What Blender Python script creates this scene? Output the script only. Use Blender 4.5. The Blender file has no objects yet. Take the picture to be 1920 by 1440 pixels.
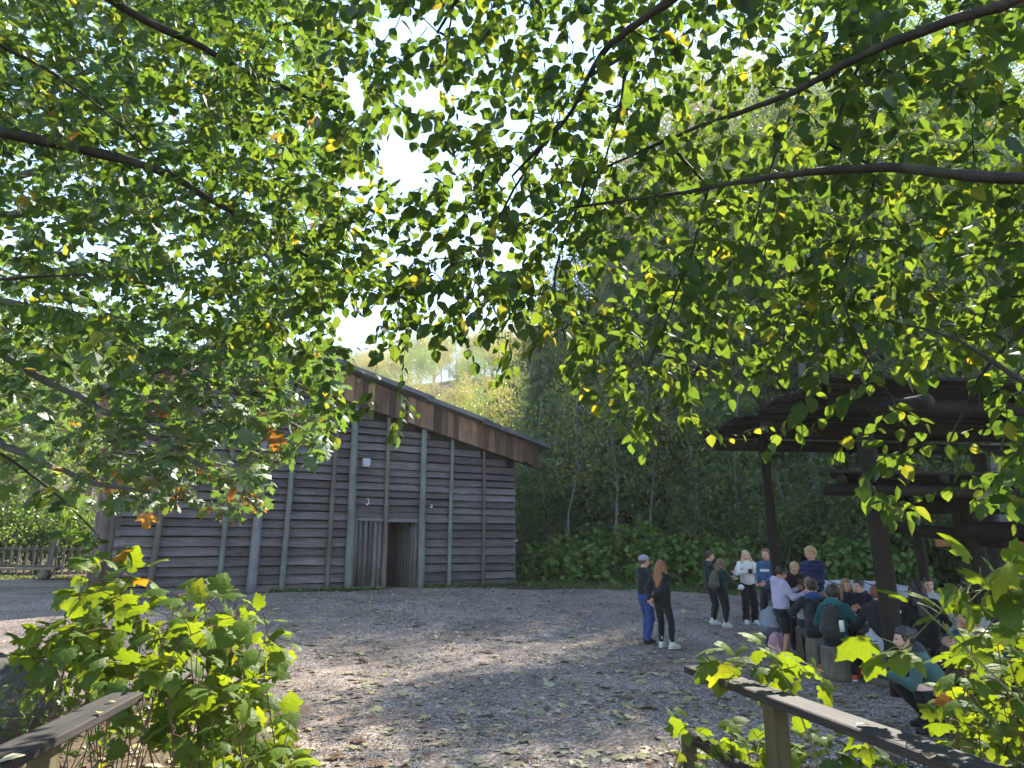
import bpy, math, random
import numpy as np
from mathutils import Matrix, Vector
random.seed(7); RNG = np.random.default_rng(11)
R = math.radians
scene = bpy.context.scene
COL = scene.collection
# ------------------------------------------------------------------ camera model
F, PITCH, EYE = 1270.0, R(13.5), 1.85
CX, CY = 960.0, 720.0
def ray(px, py):
    xc = (px-CX)/F; yc = (CY-py)/F
    s, c = math.sin(PITCH), math.cos(PITCH)
    return np.array([xc, c-yc*s, s+yc*c])
def at(px, py, zc):                       # point at a given distance along the view axis
    return np.array([0, 0, EYE]) + ray(px, py)*zc
def at_z(px, py, z):
    d = ray(px, py); return np.array([0, 0, EYE]) + d*((z-EYE)/d[2])
# facade frame of the longhouse
FL = np.array([-11.04, 19.3]); FU = np.array([11.14, 5.9]); FLEN = float(np.hypot(*FU)); FU = FU/FLEN
FN = np.array([FU[1], -FU[0]])            # outward (towards the clearing)
def sstep(a, b, x):
    t = np.clip((x-a)/(b-a), 0, 1); return t*t*(3-2*t)
def gz(x, y):
    x = np.asarray(x, float); y = np.asarray(y, float)
    w = (x-FL[0])*FN[0] + (y-FL[1])*FN[1]
    z = 0.53*(1-sstep(0, 13, w))
    hill = 40*sstep(44, 165, y+0.12*x) + 1.5*np.sin(x*.06+1)*sstep(50, 90, y)
    z = z + hill
    z = z + 0.035*np.sin(x*.9+.3)*np.sin(y*.7+1.1)*sstep(3, 8, np.abs(x)) 
    z = z - 0.25*sstep(-3.0, -7.0, x)*(1-sstep(6, 11, y)) 
    z = z + 1.6*sstep(30, 42, y)*sstep(2, 12, x)
    return z
def on_ground(px, py):
    d = ray(px, py); z = 0.2
    for _ in range(30):
        p = at_z(px, py, z) if d[2] < -1e-4 else at(px, py, 40)
        z = .5*z+.5*float(gz(p[0], p[1]))
    p = at_z(px, py, z); p[2] = float(gz(p[0], p[1])); return p
def facade(px, py, o=0.0):                # -> (s along wall, z) where a ray meets the plane o in front of the wall
    d = ray(px, py)
    P0 = np.array([FL[0]+FN[0]*o, FL[1]+FN[1]*o])
    t = ((P0[0])*FN[0]+(P0[1])*FN[1])/(d[0]*FN[0]+d[1]*FN[1])
    p = np.array([0, 0, EYE])+d*t
    return float((p[0]-P0[0])*FU[0]+(p[1]-P0[1])*FU[1]), float(p[2])
# ------------------------------------------------------------------ meshes
def link(o, parent=None):
    COL.objects.link(o)
    if parent is not None: o.parent = parent
    return o
class MB:
    """collects polygons as numpy arrays"""
    def __init__(s): s.v=[]; s.f=[]; s.n=0; s.var=[]; s.lp=[]; s.mi=[]
    def add(s, V, Fs, var=0.5, lp=None, mi=0):
        V = np.asarray(V, float).reshape(-1, 3)
        s.v.append(V)
        for f in (Fs if isinstance(Fs, list) else [Fs]):
            f = np.asarray(f, int)
            if f.size == 0: continue
            s.f.append(f+s.n); s.mi.append(np.full(len(f), mi, int) if np.isscalar(mi) else np.asarray(mi))
        s.var.append(np.full(len(V), var) if np.isscalar(var) else np.asarray(var, float))
        s.lp.append(np.zeros((len(V), 3)) if lp is None else lp)
        s.n += len(V)
    def mesh(s, name, mats, smooth=False):
        V = np.concatenate(s.v); me = bpy.data.meshes.new(name)
        me.vertices.add(len(V)); me.vertices.foreach_set('co', V.ravel().astype(np.float32))
        loops = np.concatenate([f.ravel() for f in s.f]); tot = np.concatenate([np.full(len(f), f.shape[1]) for f in s.f])
        me.loops.add(len(loops)); me.loops.foreach_set('vertex_index', loops.astype(np.int32))
        me.polygons.add(len(tot)); st = np.concatenate([[0], np.cumsum(tot)[:-1]])
        me.polygons.foreach_set('loop_start', st.astype(np.int32))
        try: me.polygons.foreach_set('loop_total', tot.astype(np.int32))
        except Exception: pass
        me.polygons.foreach_set('material_index', np.concatenate(s.mi).astype(np.int32))
        me.polygons.foreach_set('use_smooth', np.full(len(tot), smooth))
        a = me.attributes.new('var', 'FLOAT', 'POINT'); a.data.foreach_set('value', np.concatenate(s.var).astype(np.float32))
        lp = np.concatenate(s.lp)
        if np.any(lp):
            a = me.attributes.new('lp', 'FLOAT_VECTOR', 'POINT'); a.data.foreach_set('vector', lp.ravel().astype(np.float32))
        me.update(calc_edges=True); me.validate()
        for m in (mats if isinstance(mats, (list, tuple)) else [mats]): me.materials.append(m)
        return me
    def build(s, name, mats, parent=None, smooth=False):
        return link(bpy.data.objects.new(name, s.mesh(name, mats, smooth)), parent)
    # --- shapes
    def box(s, c, d, rz=0, var=0.5, bev=0.0, M=None):
        dx, dy, dz = np.array(d)/2
        b = bev
        if b <= 0:
            V = np.array([[x,y,z] for z in (-dz,dz) for y in (-dy,dy) for x in (-dx,dx)])
            Fs = [[0,2,3,1],[4,5,7,6],[0,1,5,4],[2,6,7,3],[0,4,6,2],[1,3,7,5]]
            Fl = [np.array(Fs)]
        else:
            V=[]; idx={}
            for iz,sz in enumerate((-1,1)):
                for iy,sy in enumerate((-1,1)):
                    for ix,sx in enumerate((-1,1)):
                        for k in range(3):
                            p=np.array([sx*dx,sy*dy,sz*dz]); 
                            for q in range(3):
                                if q!=k: p[q]-= (sx,sy,sz)[q]*b
                            idx[(ix,iy,iz,k)]=len(V); V.append(p)
            V=np.array(V); Q=[]; T=[]
            cor=lambda a,b_,c_,k: idx[(a,b_,c_,k)]
            for sx in (0,1): Q.append([cor(sx,0,0,0),cor(sx,1,0,0),cor(sx,1,1,0),cor(sx,0,1,0)][::1 if sx else -1])
            for sy in (0,1): Q.append([cor(0,sy,0,1),cor(0,sy,1,1),cor(1,sy,1,1),cor(1,sy,0,1)][::1 if sy else -1])
            for sz in (0,1): Q.append([cor(0,0,sz,2),cor(1,0,sz,2),cor(1,1,sz,2),cor(0,1,sz,2)][::1 if sz else -1])
            for a in (0,1):
                for c_ in (0,1):
                    Q.append([cor(a,c_,0,0),cor(a,c_,0,1),cor(a,c_,1,1),cor(a,c_,1,0)])
                    Q.append([cor(a,0,c_,0),cor(a,0,c_,2),cor(a,1,c_,2),cor(a,1,c_,0)])
                    Q.append([cor(0,a,c_,1),cor(0,a,c_,2),cor(1,a,c_,2),cor(1,a,c_,1)])
                    for e in (0,1): T.append([cor(a,c_,e,0),cor(a,c_,e,1),cor(a,c_,e,2)])
            Fl=[np.array(Q),np.array(T)]
        if rz:
            cs, sn = math.cos(rz), math.sin(rz); V = V @ np.array([[cs,sn,0],[-sn,cs,0],[0,0,1]])
        if M is not None: V = V @ np.array(M).T
        s.add(V+np.array(c), Fl, var)
    def tube(s, P, r, ns=8, var=0.5, cap=True, rough=0.0, flat=None):
        P = np.asarray(P, float); n = len(P); r = np.broadcast_to(np.asarray(r, float), (n,))
        T = np.gradient(P, axis=0); T /= np.linalg.norm(T, axis=1)[:, None]+1e-12
        ref = np.array([0,0,1.]) if abs(T[:,2]).mean() < .8 else np.array([1.,0,0])
        A = np.cross(T, ref); A /= np.linalg.norm(A, axis=1)[:, None]+1e-12
        B = np.cross(A, T)
        th = np.linspace(0, 2*np.pi, ns, endpoint=False)
        rr = r[:, None]*(1+rough*RNG.normal(size=(n, ns))) if rough else np.repeat(r[:, None], ns, 1)
        ring = P[:, None]+rr[:, :, None]*(np.cos(th)[None, :, None]*A[:, None]+np.sin(th)[None, :, None]*B[:, None])
        V = ring.reshape(-1, 3)
        i = np.arange(n-1)[:, None]*ns; j = np.arange(ns)[None]; j2 = (j+1) % ns
        Q = np.stack([i+j, i+j2, i+ns+j2, i+ns+j], -1).reshape(-1, 4)
        Fl = [Q]
        if cap: Fl += [np.arange(ns)[None, ::-1], (n-1)*ns+np.arange(ns)[None]]
        s.add(V, Fl, var)
    def leaves(s, tpl, P, Y, Z, size, var):
        """tpl=(verts, [faces]); Y leaf direction, Z leaf normal"""
        TV, TF = tpl; P=np.asarray(P,float); n = len(P)
        if n == 0: return
        Y = Y/(np.linalg.norm(Y, axis=1)[:, None]+1e-9)
        X = np.cross(Y, Z); X /= np.linalg.norm(X, axis=1)[:, None]+1e-9
        Z = np.cross(X, Y)
        sz = np.broadcast_to(np.asarray(size, float), (n,))[:, None, None]
        V = P[:, None]+sz*(TV[None, :, 0:1]*X[:, None]+TV[None, :, 1:2]*Y[:, None]+TV[None, :, 2:3]*Z[:, None])
        k = len(TV); off = (np.arange(n)*k)[:, None, None]
        s.add(V.reshape(-1, 3), [(np.asarray(f)[None]+off).reshape(-1, np.asarray(f).shape[1]) for f in TF],
              np.repeat(np.asarray(var, float), k), np.tile(TV, (n, 1)))
def tag(o, label=None, cat=None, group=None, kind=None):
    if label: o['label'] = label
    if cat: o['category'] = cat
    if group: o['group'] = group
    if kind: o['kind'] = kind
    return o
def empty(name, loc, rz=0.0, label=None, cat=None, group=None):
    o = bpy.data.objects.new(name, None); o.empty_display_size = .1
    COL.objects.link(o); o.location = [float(v) for v in loc]; o.rotation_euler = (0, 0, rz)
    return tag(o, label, cat, group)
def dup(root, loc, rz=0.0, sc=1.0, label=None, group=None):
    r = root.copy(); COL.objects.link(r); r.location = [float(v) for v in loc]; r.rotation_euler = (0, 0, rz)
    r.scale = (sc, sc, sc) if np.isscalar(sc) else sc
    if label: r['label'] = label
    if group: r['group'] = group
    for ch in list(root.children):
        c = ch.copy(); COL.objects.link(c); c.parent = r
        for g in ch.children:
            d = g.copy(); COL.objects.link(d); d.parent = c
    return r
# ------------------------------------------------------------------ materials
class NT:
    def __init__(s, name):
        s.m = bpy.data.materials.new(name); s.m.use_nodes = True
        s.t = s.m.node_tree; s.t.nodes.clear()
        s.out = s.t.nodes.new('ShaderNodeOutputMaterial')
    def n(s, typ, ins=None, **props):
        nd = s.t.nodes.new(typ)
        for k, v in props.items(): setattr(nd, k, v)
        for k, v in (ins or {}).items():
            sock = nd.inputs[k]
            if isinstance(v, bpy.types.NodeSocket): s.t.links.new(v, sock)
            elif v is not None: sock.default_value = v
        return nd
    def ramp(s, fac, stops, interp='LINEAR'):
        nd = s.n('ShaderNodeValToRGB', {'Fac': fac}); cr = nd.color_ramp; cr.interpolation = interp
        while len(cr.elements) < len(stops): cr.elements.new(.5)
        for e, (p, c) in zip(cr.elements, stops): e.position = p; e.color = (*c, 1) if len(c) == 3 else c
        return nd.outputs['Color']
    def math(s, op, a, b=None, c=None):
        nd = s.n('ShaderNodeMath', operation=op)
        for i, v in enumerate((a, b, c)):
            if v is None: continue
            if isinstance(v, bpy.types.NodeSocket): s.t.links.new(v, nd.inputs[i])
            else: nd.inputs[i].default_value = v
        return nd.outputs[0]
    def mix(s, fac, a, b, bt='MIX'):
        nd = s.n('ShaderNodeMixRGB', {'Fac': fac, 'Color1': a if not isinstance(a, tuple) else (*a, 1)[:4], 'Color2': b if not isinstance(b, tuple) else (*b, 1)[:4]}, blend_type=bt)
        return nd.outputs[0]
    def coord(s, scale=(1,1,1), which='Object'):
        tc = s.n('ShaderNodeTexCoord'); mp = s.n('ShaderNodeMapping', {'Vector': tc.outputs[which], 'Scale': scale}); return mp.outputs[0]
    def noise(s, vec, scale, detail=4, rough=.55, dist=0):
        return s.n('ShaderNodeTexNoise', {'Vector': vec, 'Scale': scale, 'Detail': detail, 'Roughness': rough, 'Distortion': dist}).outputs['Fac']
    def attr(s, nm='var', out='Fac'): return s.n('ShaderNodeAttribute', attribute_name=nm).outputs[out]
    def bump(s, h, strength=.5, dist=.01): return s.n('ShaderNodeBump', {'Height': h, 'Strength': strength, 'Distance': dist}).outputs[0]
    def pbsdf(s, col, rough=.8, normal=None, spec=.3, **kw):
        ins = {'Base Color': col if not isinstance(col, tuple) else (*col, 1)[:4], 'Roughness': rough, 'Specular IOR Level': spec}
        if normal is not None: ins['Normal'] = normal
        ins.update(kw)
        b = s.n('ShaderNodeBsdfPrincipled', ins); s.t.links.new(b.outputs[0], s.out.inputs[0]); return s.m
def leafmat(name, cols, trans=(2.2, 2.2, .9), tf=.5, gloss=.07, veins=False, rough=.4, thick=1.0):
    """cols: ramp over the per-leaf variation (real differences between leaves)"""
    t = NT(name); v = t.attr()
    c = t.ramp(v, cols)
    if veins:
        lp = t.n('ShaderNodeSeparateXYZ', {0: t.attr('lp', 'Vector')})
        ax = t.math('ABSOLUTE', lp.outputs[0])
        q = t.math('SUBTRACT', lp.outputs[1], t.math('MULTIPLY', ax, .75))
        w = t.math('ABSOLUTE', t.math('SINE', t.math('MULTIPLY', q, 22.0)))
        line = t.math('LESS_THAN', w, .16); mid = t.math('LESS_THAN', ax, .012)
        lv = t.math('MULTIPLY', t.math('MAXIMUM', line, mid), .3)
        c = t.mix(lv, c, t.mix(1.0, c, (1.7, 1.5, 1.5), 'MULTIPLY'))
        nz = t.noise(t.coord(which='Object'), 38, 3)
        c = t.mix(t.math('MULTIPLY', nz, .5), c, t.mix(1.0, c, (.62, .7, .6), 'MULTIPLY'))
    d = t.n('ShaderNodeBsdfDiffuse', {'Color': c})
    tc = t.mix(1.0, c, tuple(x*thick for x in trans), 'MULTIPLY')
    tr = t.n('ShaderNodeBsdfTranslucent', {'Color': tc})
    m1 = t.n('ShaderNodeMixShader', {0: tf, 1: d.outputs[0], 2: tr.outputs[0]})
    g = t.n('ShaderNodeBsdfGlossy', {'Roughness': rough, 'Color': (1, 1, 1, 1)})
    lw = t.n('ShaderNodeLayerWeight', {'Blend': .35})
    m2 = t.n('ShaderNodeMixShader', {0: t.math('MULTIPLY_ADD', lw.outputs['Fresnel'], gloss*2.2, gloss*.4), 1: m1.outputs[0], 2: g.outputs[0]})
    t.t.links.new(m2.outputs[0], t.out.inputs[0]); return t.m
def woodmat(name, stops, stretch=(.6, 9, 9), var_amt=.5, bumps=.5, rough=.85, scale=3.0, grey=None, moss=None, spec=.25):
    """weathered timber: fibres along the axis with the small stretch value; 'var' shifts each board"""
    t = NT(name); co = t.coord(stretch); v = t.attr()
    off = t.n('ShaderNodeCombineXYZ', {0: t.math('MULTIPLY', v, 31.0), 1: t.math('MULTIPLY', v, 17.0), 2: t.math('MULTIPLY', v, 23.0)})
    vec = t.n('ShaderNodeVectorMath', {0: co, 1: off.outputs[0]}, operation='ADD').outputs[0]
    n1 = t.noise(vec, scale, 8, .65, .3); n2 = t.noise(vec, scale*5.5, 5, .7)
    f = t.math('ADD', t.math('MULTIPLY', n1, .62), t.math('MULTIPLY', n2, .38))
    f = t.math('ADD', f, t.math('MULTIPLY', t.math('SUBTRACT', v, .5), var_amt))
    c = t.ramp(f, stops)
    big = t.noise(t.coord((1, 1, 1)), 1.1, 4, .6)
    c = t.mix(t.ramp(big, [(.35, (0,0,0)), (.7, (1,1,1))]), t.mix(1., c, (.72, .7, .72), 'MULTIPLY'), c)
    if moss:
        mz = t.ramp(t.noise(t.coord((1.6, 1.6, .8)), 2.3, 5, .7), [(.5, (0,0,0)), (.68, (1,1,1))])
        c = t.mix(t.math('MULTIPLY', mz, .7), c, moss)
    return t.pbsdf(c, rough, t.bump(f, bumps, .012), spec)
def plain(name, col, rough=.7, spec=.3, bump=0, bscale=60, vary=.12, **kw):
    t = NT(name); nz = t.noise(t.coord(), bscale, 4)
    c = t.mix(nz, tuple(x*(1-vary) for x in col), tuple(min(1, x*(1+vary)) for x in col))
    return t.pbsdf(c, rough, t.bump(nz, bump, .01) if bump else None, spec, **kw)
# ================================================================== camera, light, air
SUN_AZ, SUN_EL = R(33), R(44)             # azimuth clockwise from the view direction
cam = bpy.data.cameras.new('camera'); cam.sensor_width = 36; cam.lens = F/1920*36; cam.clip_end = 3000; cam.clip_start = .02
co = link(bpy.data.objects.new('camera', cam)); co.location = (0, 0, EYE); co.rotation_euler = (R(90)+PITCH, 0, 0); scene.camera = co
w = bpy.data.worlds.new('World'); scene.world = w; w.use_nodes = True
nt = w.node_tree; nt.nodes.clear()
sky = nt.nodes.new('ShaderNodeTexSky'); sky.sky_type = 'NISHITA'; sky.sun_disc = False
sky.sun_elevation = SUN_EL; sky.sun_rotation = SUN_AZ; sky.air_density = .8; sky.dust_density = 0; sky.ozone_density = 1.2
bg = nt.nodes.new('ShaderNodeBackground'); bg.inputs[1].default_value = .125
wo = nt.nodes.new('ShaderNodeOutputWorld'); wb = nt.nodes.new('ShaderNodeMixRGB'); wb.blend_type = 'MULTIPLY'; wb.inputs[0].default_value = 1; wb.inputs[2].default_value = (1.04, 1.0, .93, 1); nt.links.new(sky.outputs[0], wb.inputs[1]); nt.links.new(wb.outputs[0], bg.inputs[0]); nt.links.new(bg.outputs[0], wo.inputs[0])
sl = bpy.data.lights.new('sun', 'SUN'); sl.energy = 4.5; sl.angle = R(.5); sl.color = (1, .93, .82)
so = link(bpy.data.objects.new('sun', sl))
sd = Vector((math.sin(SUN_AZ)*math.cos(SUN_EL), math.cos(SUN_AZ)*math.cos(SUN_EL), math.sin(SUN_EL)))
so.rotation_euler = sd.to_track_quat('Z', 'Y').to_euler(); so.location = (20, 30, 40)
scene.view_settings.view_transform = 'Standard'; scene.view_settings.look = 'None'; scene.view_settings.exposure = 2.4; scene.view_settings.gamma = 1
scene.render.engine = 'CYCLES'
cy = scene.cycles; cy.max_bounces = 7; cy.diffuse_bounces = 4; cy.glossy_bounces = 2; cy.transmission_bounces = 5; cy.transparent_max_bounces = 4
cy.use_denoising = True; cy.caustics_reflective = False; cy.caustics_refractive = False; cy.sample_clamp_indirect = 6
try: cy.denoiser = 'OPENIMAGEDENOISE'; cy.denoising_prefilter = 'ACCURATE'
except Exception: pass
# ================================================================== ground
def ground():
    def axis(lo, hi, c, fine, n1):
        a = np.arange(-n1, n1+1)*fine
        far = [fine*n1]
        while far[-1] < 420: far.append(far[-1]*1.12+.05)
        far = np.array(far[1:]); return c+np.concatenate([-far[::-1], a, far])
    xs = axis(0, 0, 0, .35, 55); ys = axis(0, 0, 12, .35, 55)
    X, Y = np.meshgrid(xs, ys); Z = gz(X, Y)
    rough = RNG.normal(size=X.shape)*.008; Z = Z+rough*(np.abs(X) < 25)*(np.abs(Y-12) < 25)
    V = np.stack([X, Y, Z], -1).reshape(-1, 3); nx = len(xs); ny = len(ys)
    i = np.arange(ny-1)[:, None]*nx+np.arange(nx-1)[None]
    Q = np.stack([i, i+1, i+nx+1, i+nx], -1).reshape(-1, 4)
    # gravel clearing: 1, forest floor / verge: 0
    w_ = (V[:,0]-FL[0])*FN[0]+(V[:,1]-FL[1])*FN[1]; s_ = (V[:,0]-FL[0])*FU[0]+(V[:,1]-FL[1])*FU[1]
    g = sstep(.15, 1.0, w_+.25*np.sin(V[:,0]*1.7)+np.where((s_ > 7.2)&(s_ < 9.6), .9, 0)-1.4*sstep(10, 13, s_))
    g = np.where(s_ < -.7, 1, g)
    edge = 24.3-.0*V[:,0]+.5*np.sin(V[:,0]*.8)-2.2*sstep(7, 14, V[:,0])-1.2*(1-sstep(1, 4.5, V[:,0]))
    g = np.minimum(g, np.where(s_ > 11.5, 1-sstep(-1.2, .3, V[:,1]-edge), 1))
    g = np.minimum(g, 1-sstep(11.5, 14, V[:,0])*(sstep(0, 1, 30-V[:,1])))
    left = np.where(V[:,0] < -13, 1-sstep(27.5, 29, V[:,1]), 1); g = np.minimum(g, left)
    bushy = sstep(-1.6, -2.7, V[:,0]+.12*(V[:,1]-7))*(1-sstep(8.2, 10, V[:,1]))
    bushy = np.maximum(bushy, sstep(1.7, 2.5, V[:,0]-.45*(V[:,1]-5.5))*(1-sstep(6.3, 7.2, V[:,1])))
    g = np.minimum(g, 1-bushy)
    mb = MB(); mb.add(V, Q, g)
    t = NT('gravel_and_forest_floor'); co_ = t.coord()
    vor = t.n('ShaderNodeTexVoronoi', {'Vector': co_, 'Scale': 42.0, 'Randomness': 1.0})
    vor2 = t.n('ShaderNodeTexVoronoi', {'Vector': co_, 'Scale': 17.0})
    stone = t.n('ShaderNodeSeparateColor', {0: vor.outputs['Color']}).outputs[0]
    c = t.ramp(stone, [(0, (.115,.084,.065)), (.35, (.23,.177,.14)), (.7, (.345,.275,.222)), (.92, (.47,.40,.335)), (1, (.60,.54,.48))])
    big = t.noise(co_, .55, 6, .65); c = t.mix(t.ramp(big, [(.36, (0,0,0)), (.64, (1,1,1))]), t.mix(1., c, (.56,.53,.52), 'MULTIPLY'), c)
    dirt = t.ramp(t.noise(co_, 3.1, 6, .7), [(.5, (0,0,0)), (.75, (1,1,1))]); c = t.mix(t.math('MULTIPLY', dirt, .55), c, (.10,.085,.075))
    fl = t.noise(co_, 9, 7, .75); floor = t.ramp(fl, [(.2, (.028,.02,.013)), (.45, (.065,.045,.028)), (.6, (.10,.075,.045)), (.72, (.05,.065,.022)), (.85, (.12,.10,.05))])
    nz = t.noise(co_, 2.4, 5, .7); m = t.math('ADD', t.attr(), t.math('MULTIPLY', t.math('SUBTRACT', nz, .5), .9))
    m = t.ramp(m, [(.38, (0,0,0)), (.62, (1,1,1))]); c = t.mix(m, floor, c)
    h = t.math('ADD', t.math('MULTIPLY', vor.outputs['Distance'], -.5), t.math('MULTIPLY', vor2.outputs['Distance'], -.35)); h = t.math('ADD', h, t.math('MULTIPLY', fl, .4))
    mat = t.pbsdf(c, .9, t.bump(h, .9, .02), .2)
    o = mb.build('ground', mat, smooth=True); tag(o, 'grey gravel clearing strewn with fallen leaves running into forest floor', 'ground', kind='structure')
ground()
# ================================================================== timber materials
M_SIDE = woodmat('weathered_siding', [(.22, (.028,.023,.023)), (.42, (.092,.079,.078)), (.6, (.165,.145,.143)), (.8, (.33,.305,.30))], (.8, 9, 9), .22, .9, .85, 2.4)
M_FASC = woodmat('brown_fascia', [(.2, (.04,.026,.02)), (.45, (.12,.07,.046)), (.6, (.22,.125,.075)), (.85, (.38,.26,.17))], (8, 8, .5), .5, .6)
M_POLE = woodmat('grey_green_pole', [(.25, (.09,.10,.085)), (.55, (.19,.205,.175)), (.8, (.31,.32,.29))], (9, 9, .4), .1, .4)
M_POLEB = woodmat('brown_pole', [(.25, (.07,.055,.045)), (.55, (.16,.13,.11)), (.8, (.27,.24,.21))], (9, 9, .4), .1, .4)
M_POLEG = woodmat('silver_post', [(.25, (.11,.108,.115)), (.55, (.21,.205,.215)), (.8, (.33,.325,.33))], (9, 9, .4), .1, .5)
M_LOG = woodmat('palisade_log', [(.25, (.06,.052,.05)), (.55, (.15,.135,.13)), (.8, (.26,.24,.23))], (9, 9, .45), .3, .5)
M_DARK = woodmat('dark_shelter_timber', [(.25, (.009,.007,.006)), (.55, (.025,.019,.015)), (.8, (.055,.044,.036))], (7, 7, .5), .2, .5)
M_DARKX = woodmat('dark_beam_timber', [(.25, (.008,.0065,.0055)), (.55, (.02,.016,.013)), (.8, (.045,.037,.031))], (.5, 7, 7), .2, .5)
M_RAIL = woodmat('old_rail_timber', [(.25, (.010,.0085,.0075)), (.5, (.030,.026,.023)), (.78, (.085,.077,.07))], (9, .45, 9), .1, .9, .75, 3.2)
M_RPOST = woodmat('rail_post_timber', [(.22, (.04,.032,.018)), (.5, (.09,.073,.038)), (.8, (.16,.13,.07))], (8, 8, .5), .1, .5, moss=(.07,.09,.03))
M_ROOF = woodmat('grey_shakes', [(.25, (.06,.06,.066)), (.55, (.13,.13,.14)), (.8, (.22,.22,.23))], (6, .6, 6), .3, .5)
M_CONC = plain('pale_concrete', (.36,.36,.37), .9, .2, .4, 25, .2)
M_METAL = plain('grey_metal', (.33,.36,.40), .5, .5)
M_WHITE = plain('white_plastic', (.75,.75,.72), .5, .4)
M_STUMP = woodmat('stump_bark', [(.25, (.06,.05,.038)), (.5, (.16,.135,.10)), (.8, (.3,.26,.2))], (10, 10, 1.0), .2, .9, moss=(.08,.09,.05))
M_CUT = plain('cut_wood', (.36,.29,.2), .85, .2, .3, 30, .3)
M_ORANGE = woodmat('orange_lit_timber', [(.25, (.2,.09,.03)), (.55, (.42,.2,.07)), (.8, (.55,.32,.14))], (7, 7, .5), .2, .3)  # pale wood with its orange sunlight put into the colour
M_PALE = woodmat('pale_slab', [(.25, (.26,.25,.24)), (.55, (.46,.455,.45)), (.8, (.62,.61,.6))], (2, 2, 2), .2, .3)
M_FENCE = woodmat('fence_picket', [(.25, (.06,.055,.045)), (.55, (.12,.11,.095)), (.8, (.2,.185,.16))], (8, 8, .5), .3, .3)
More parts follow.
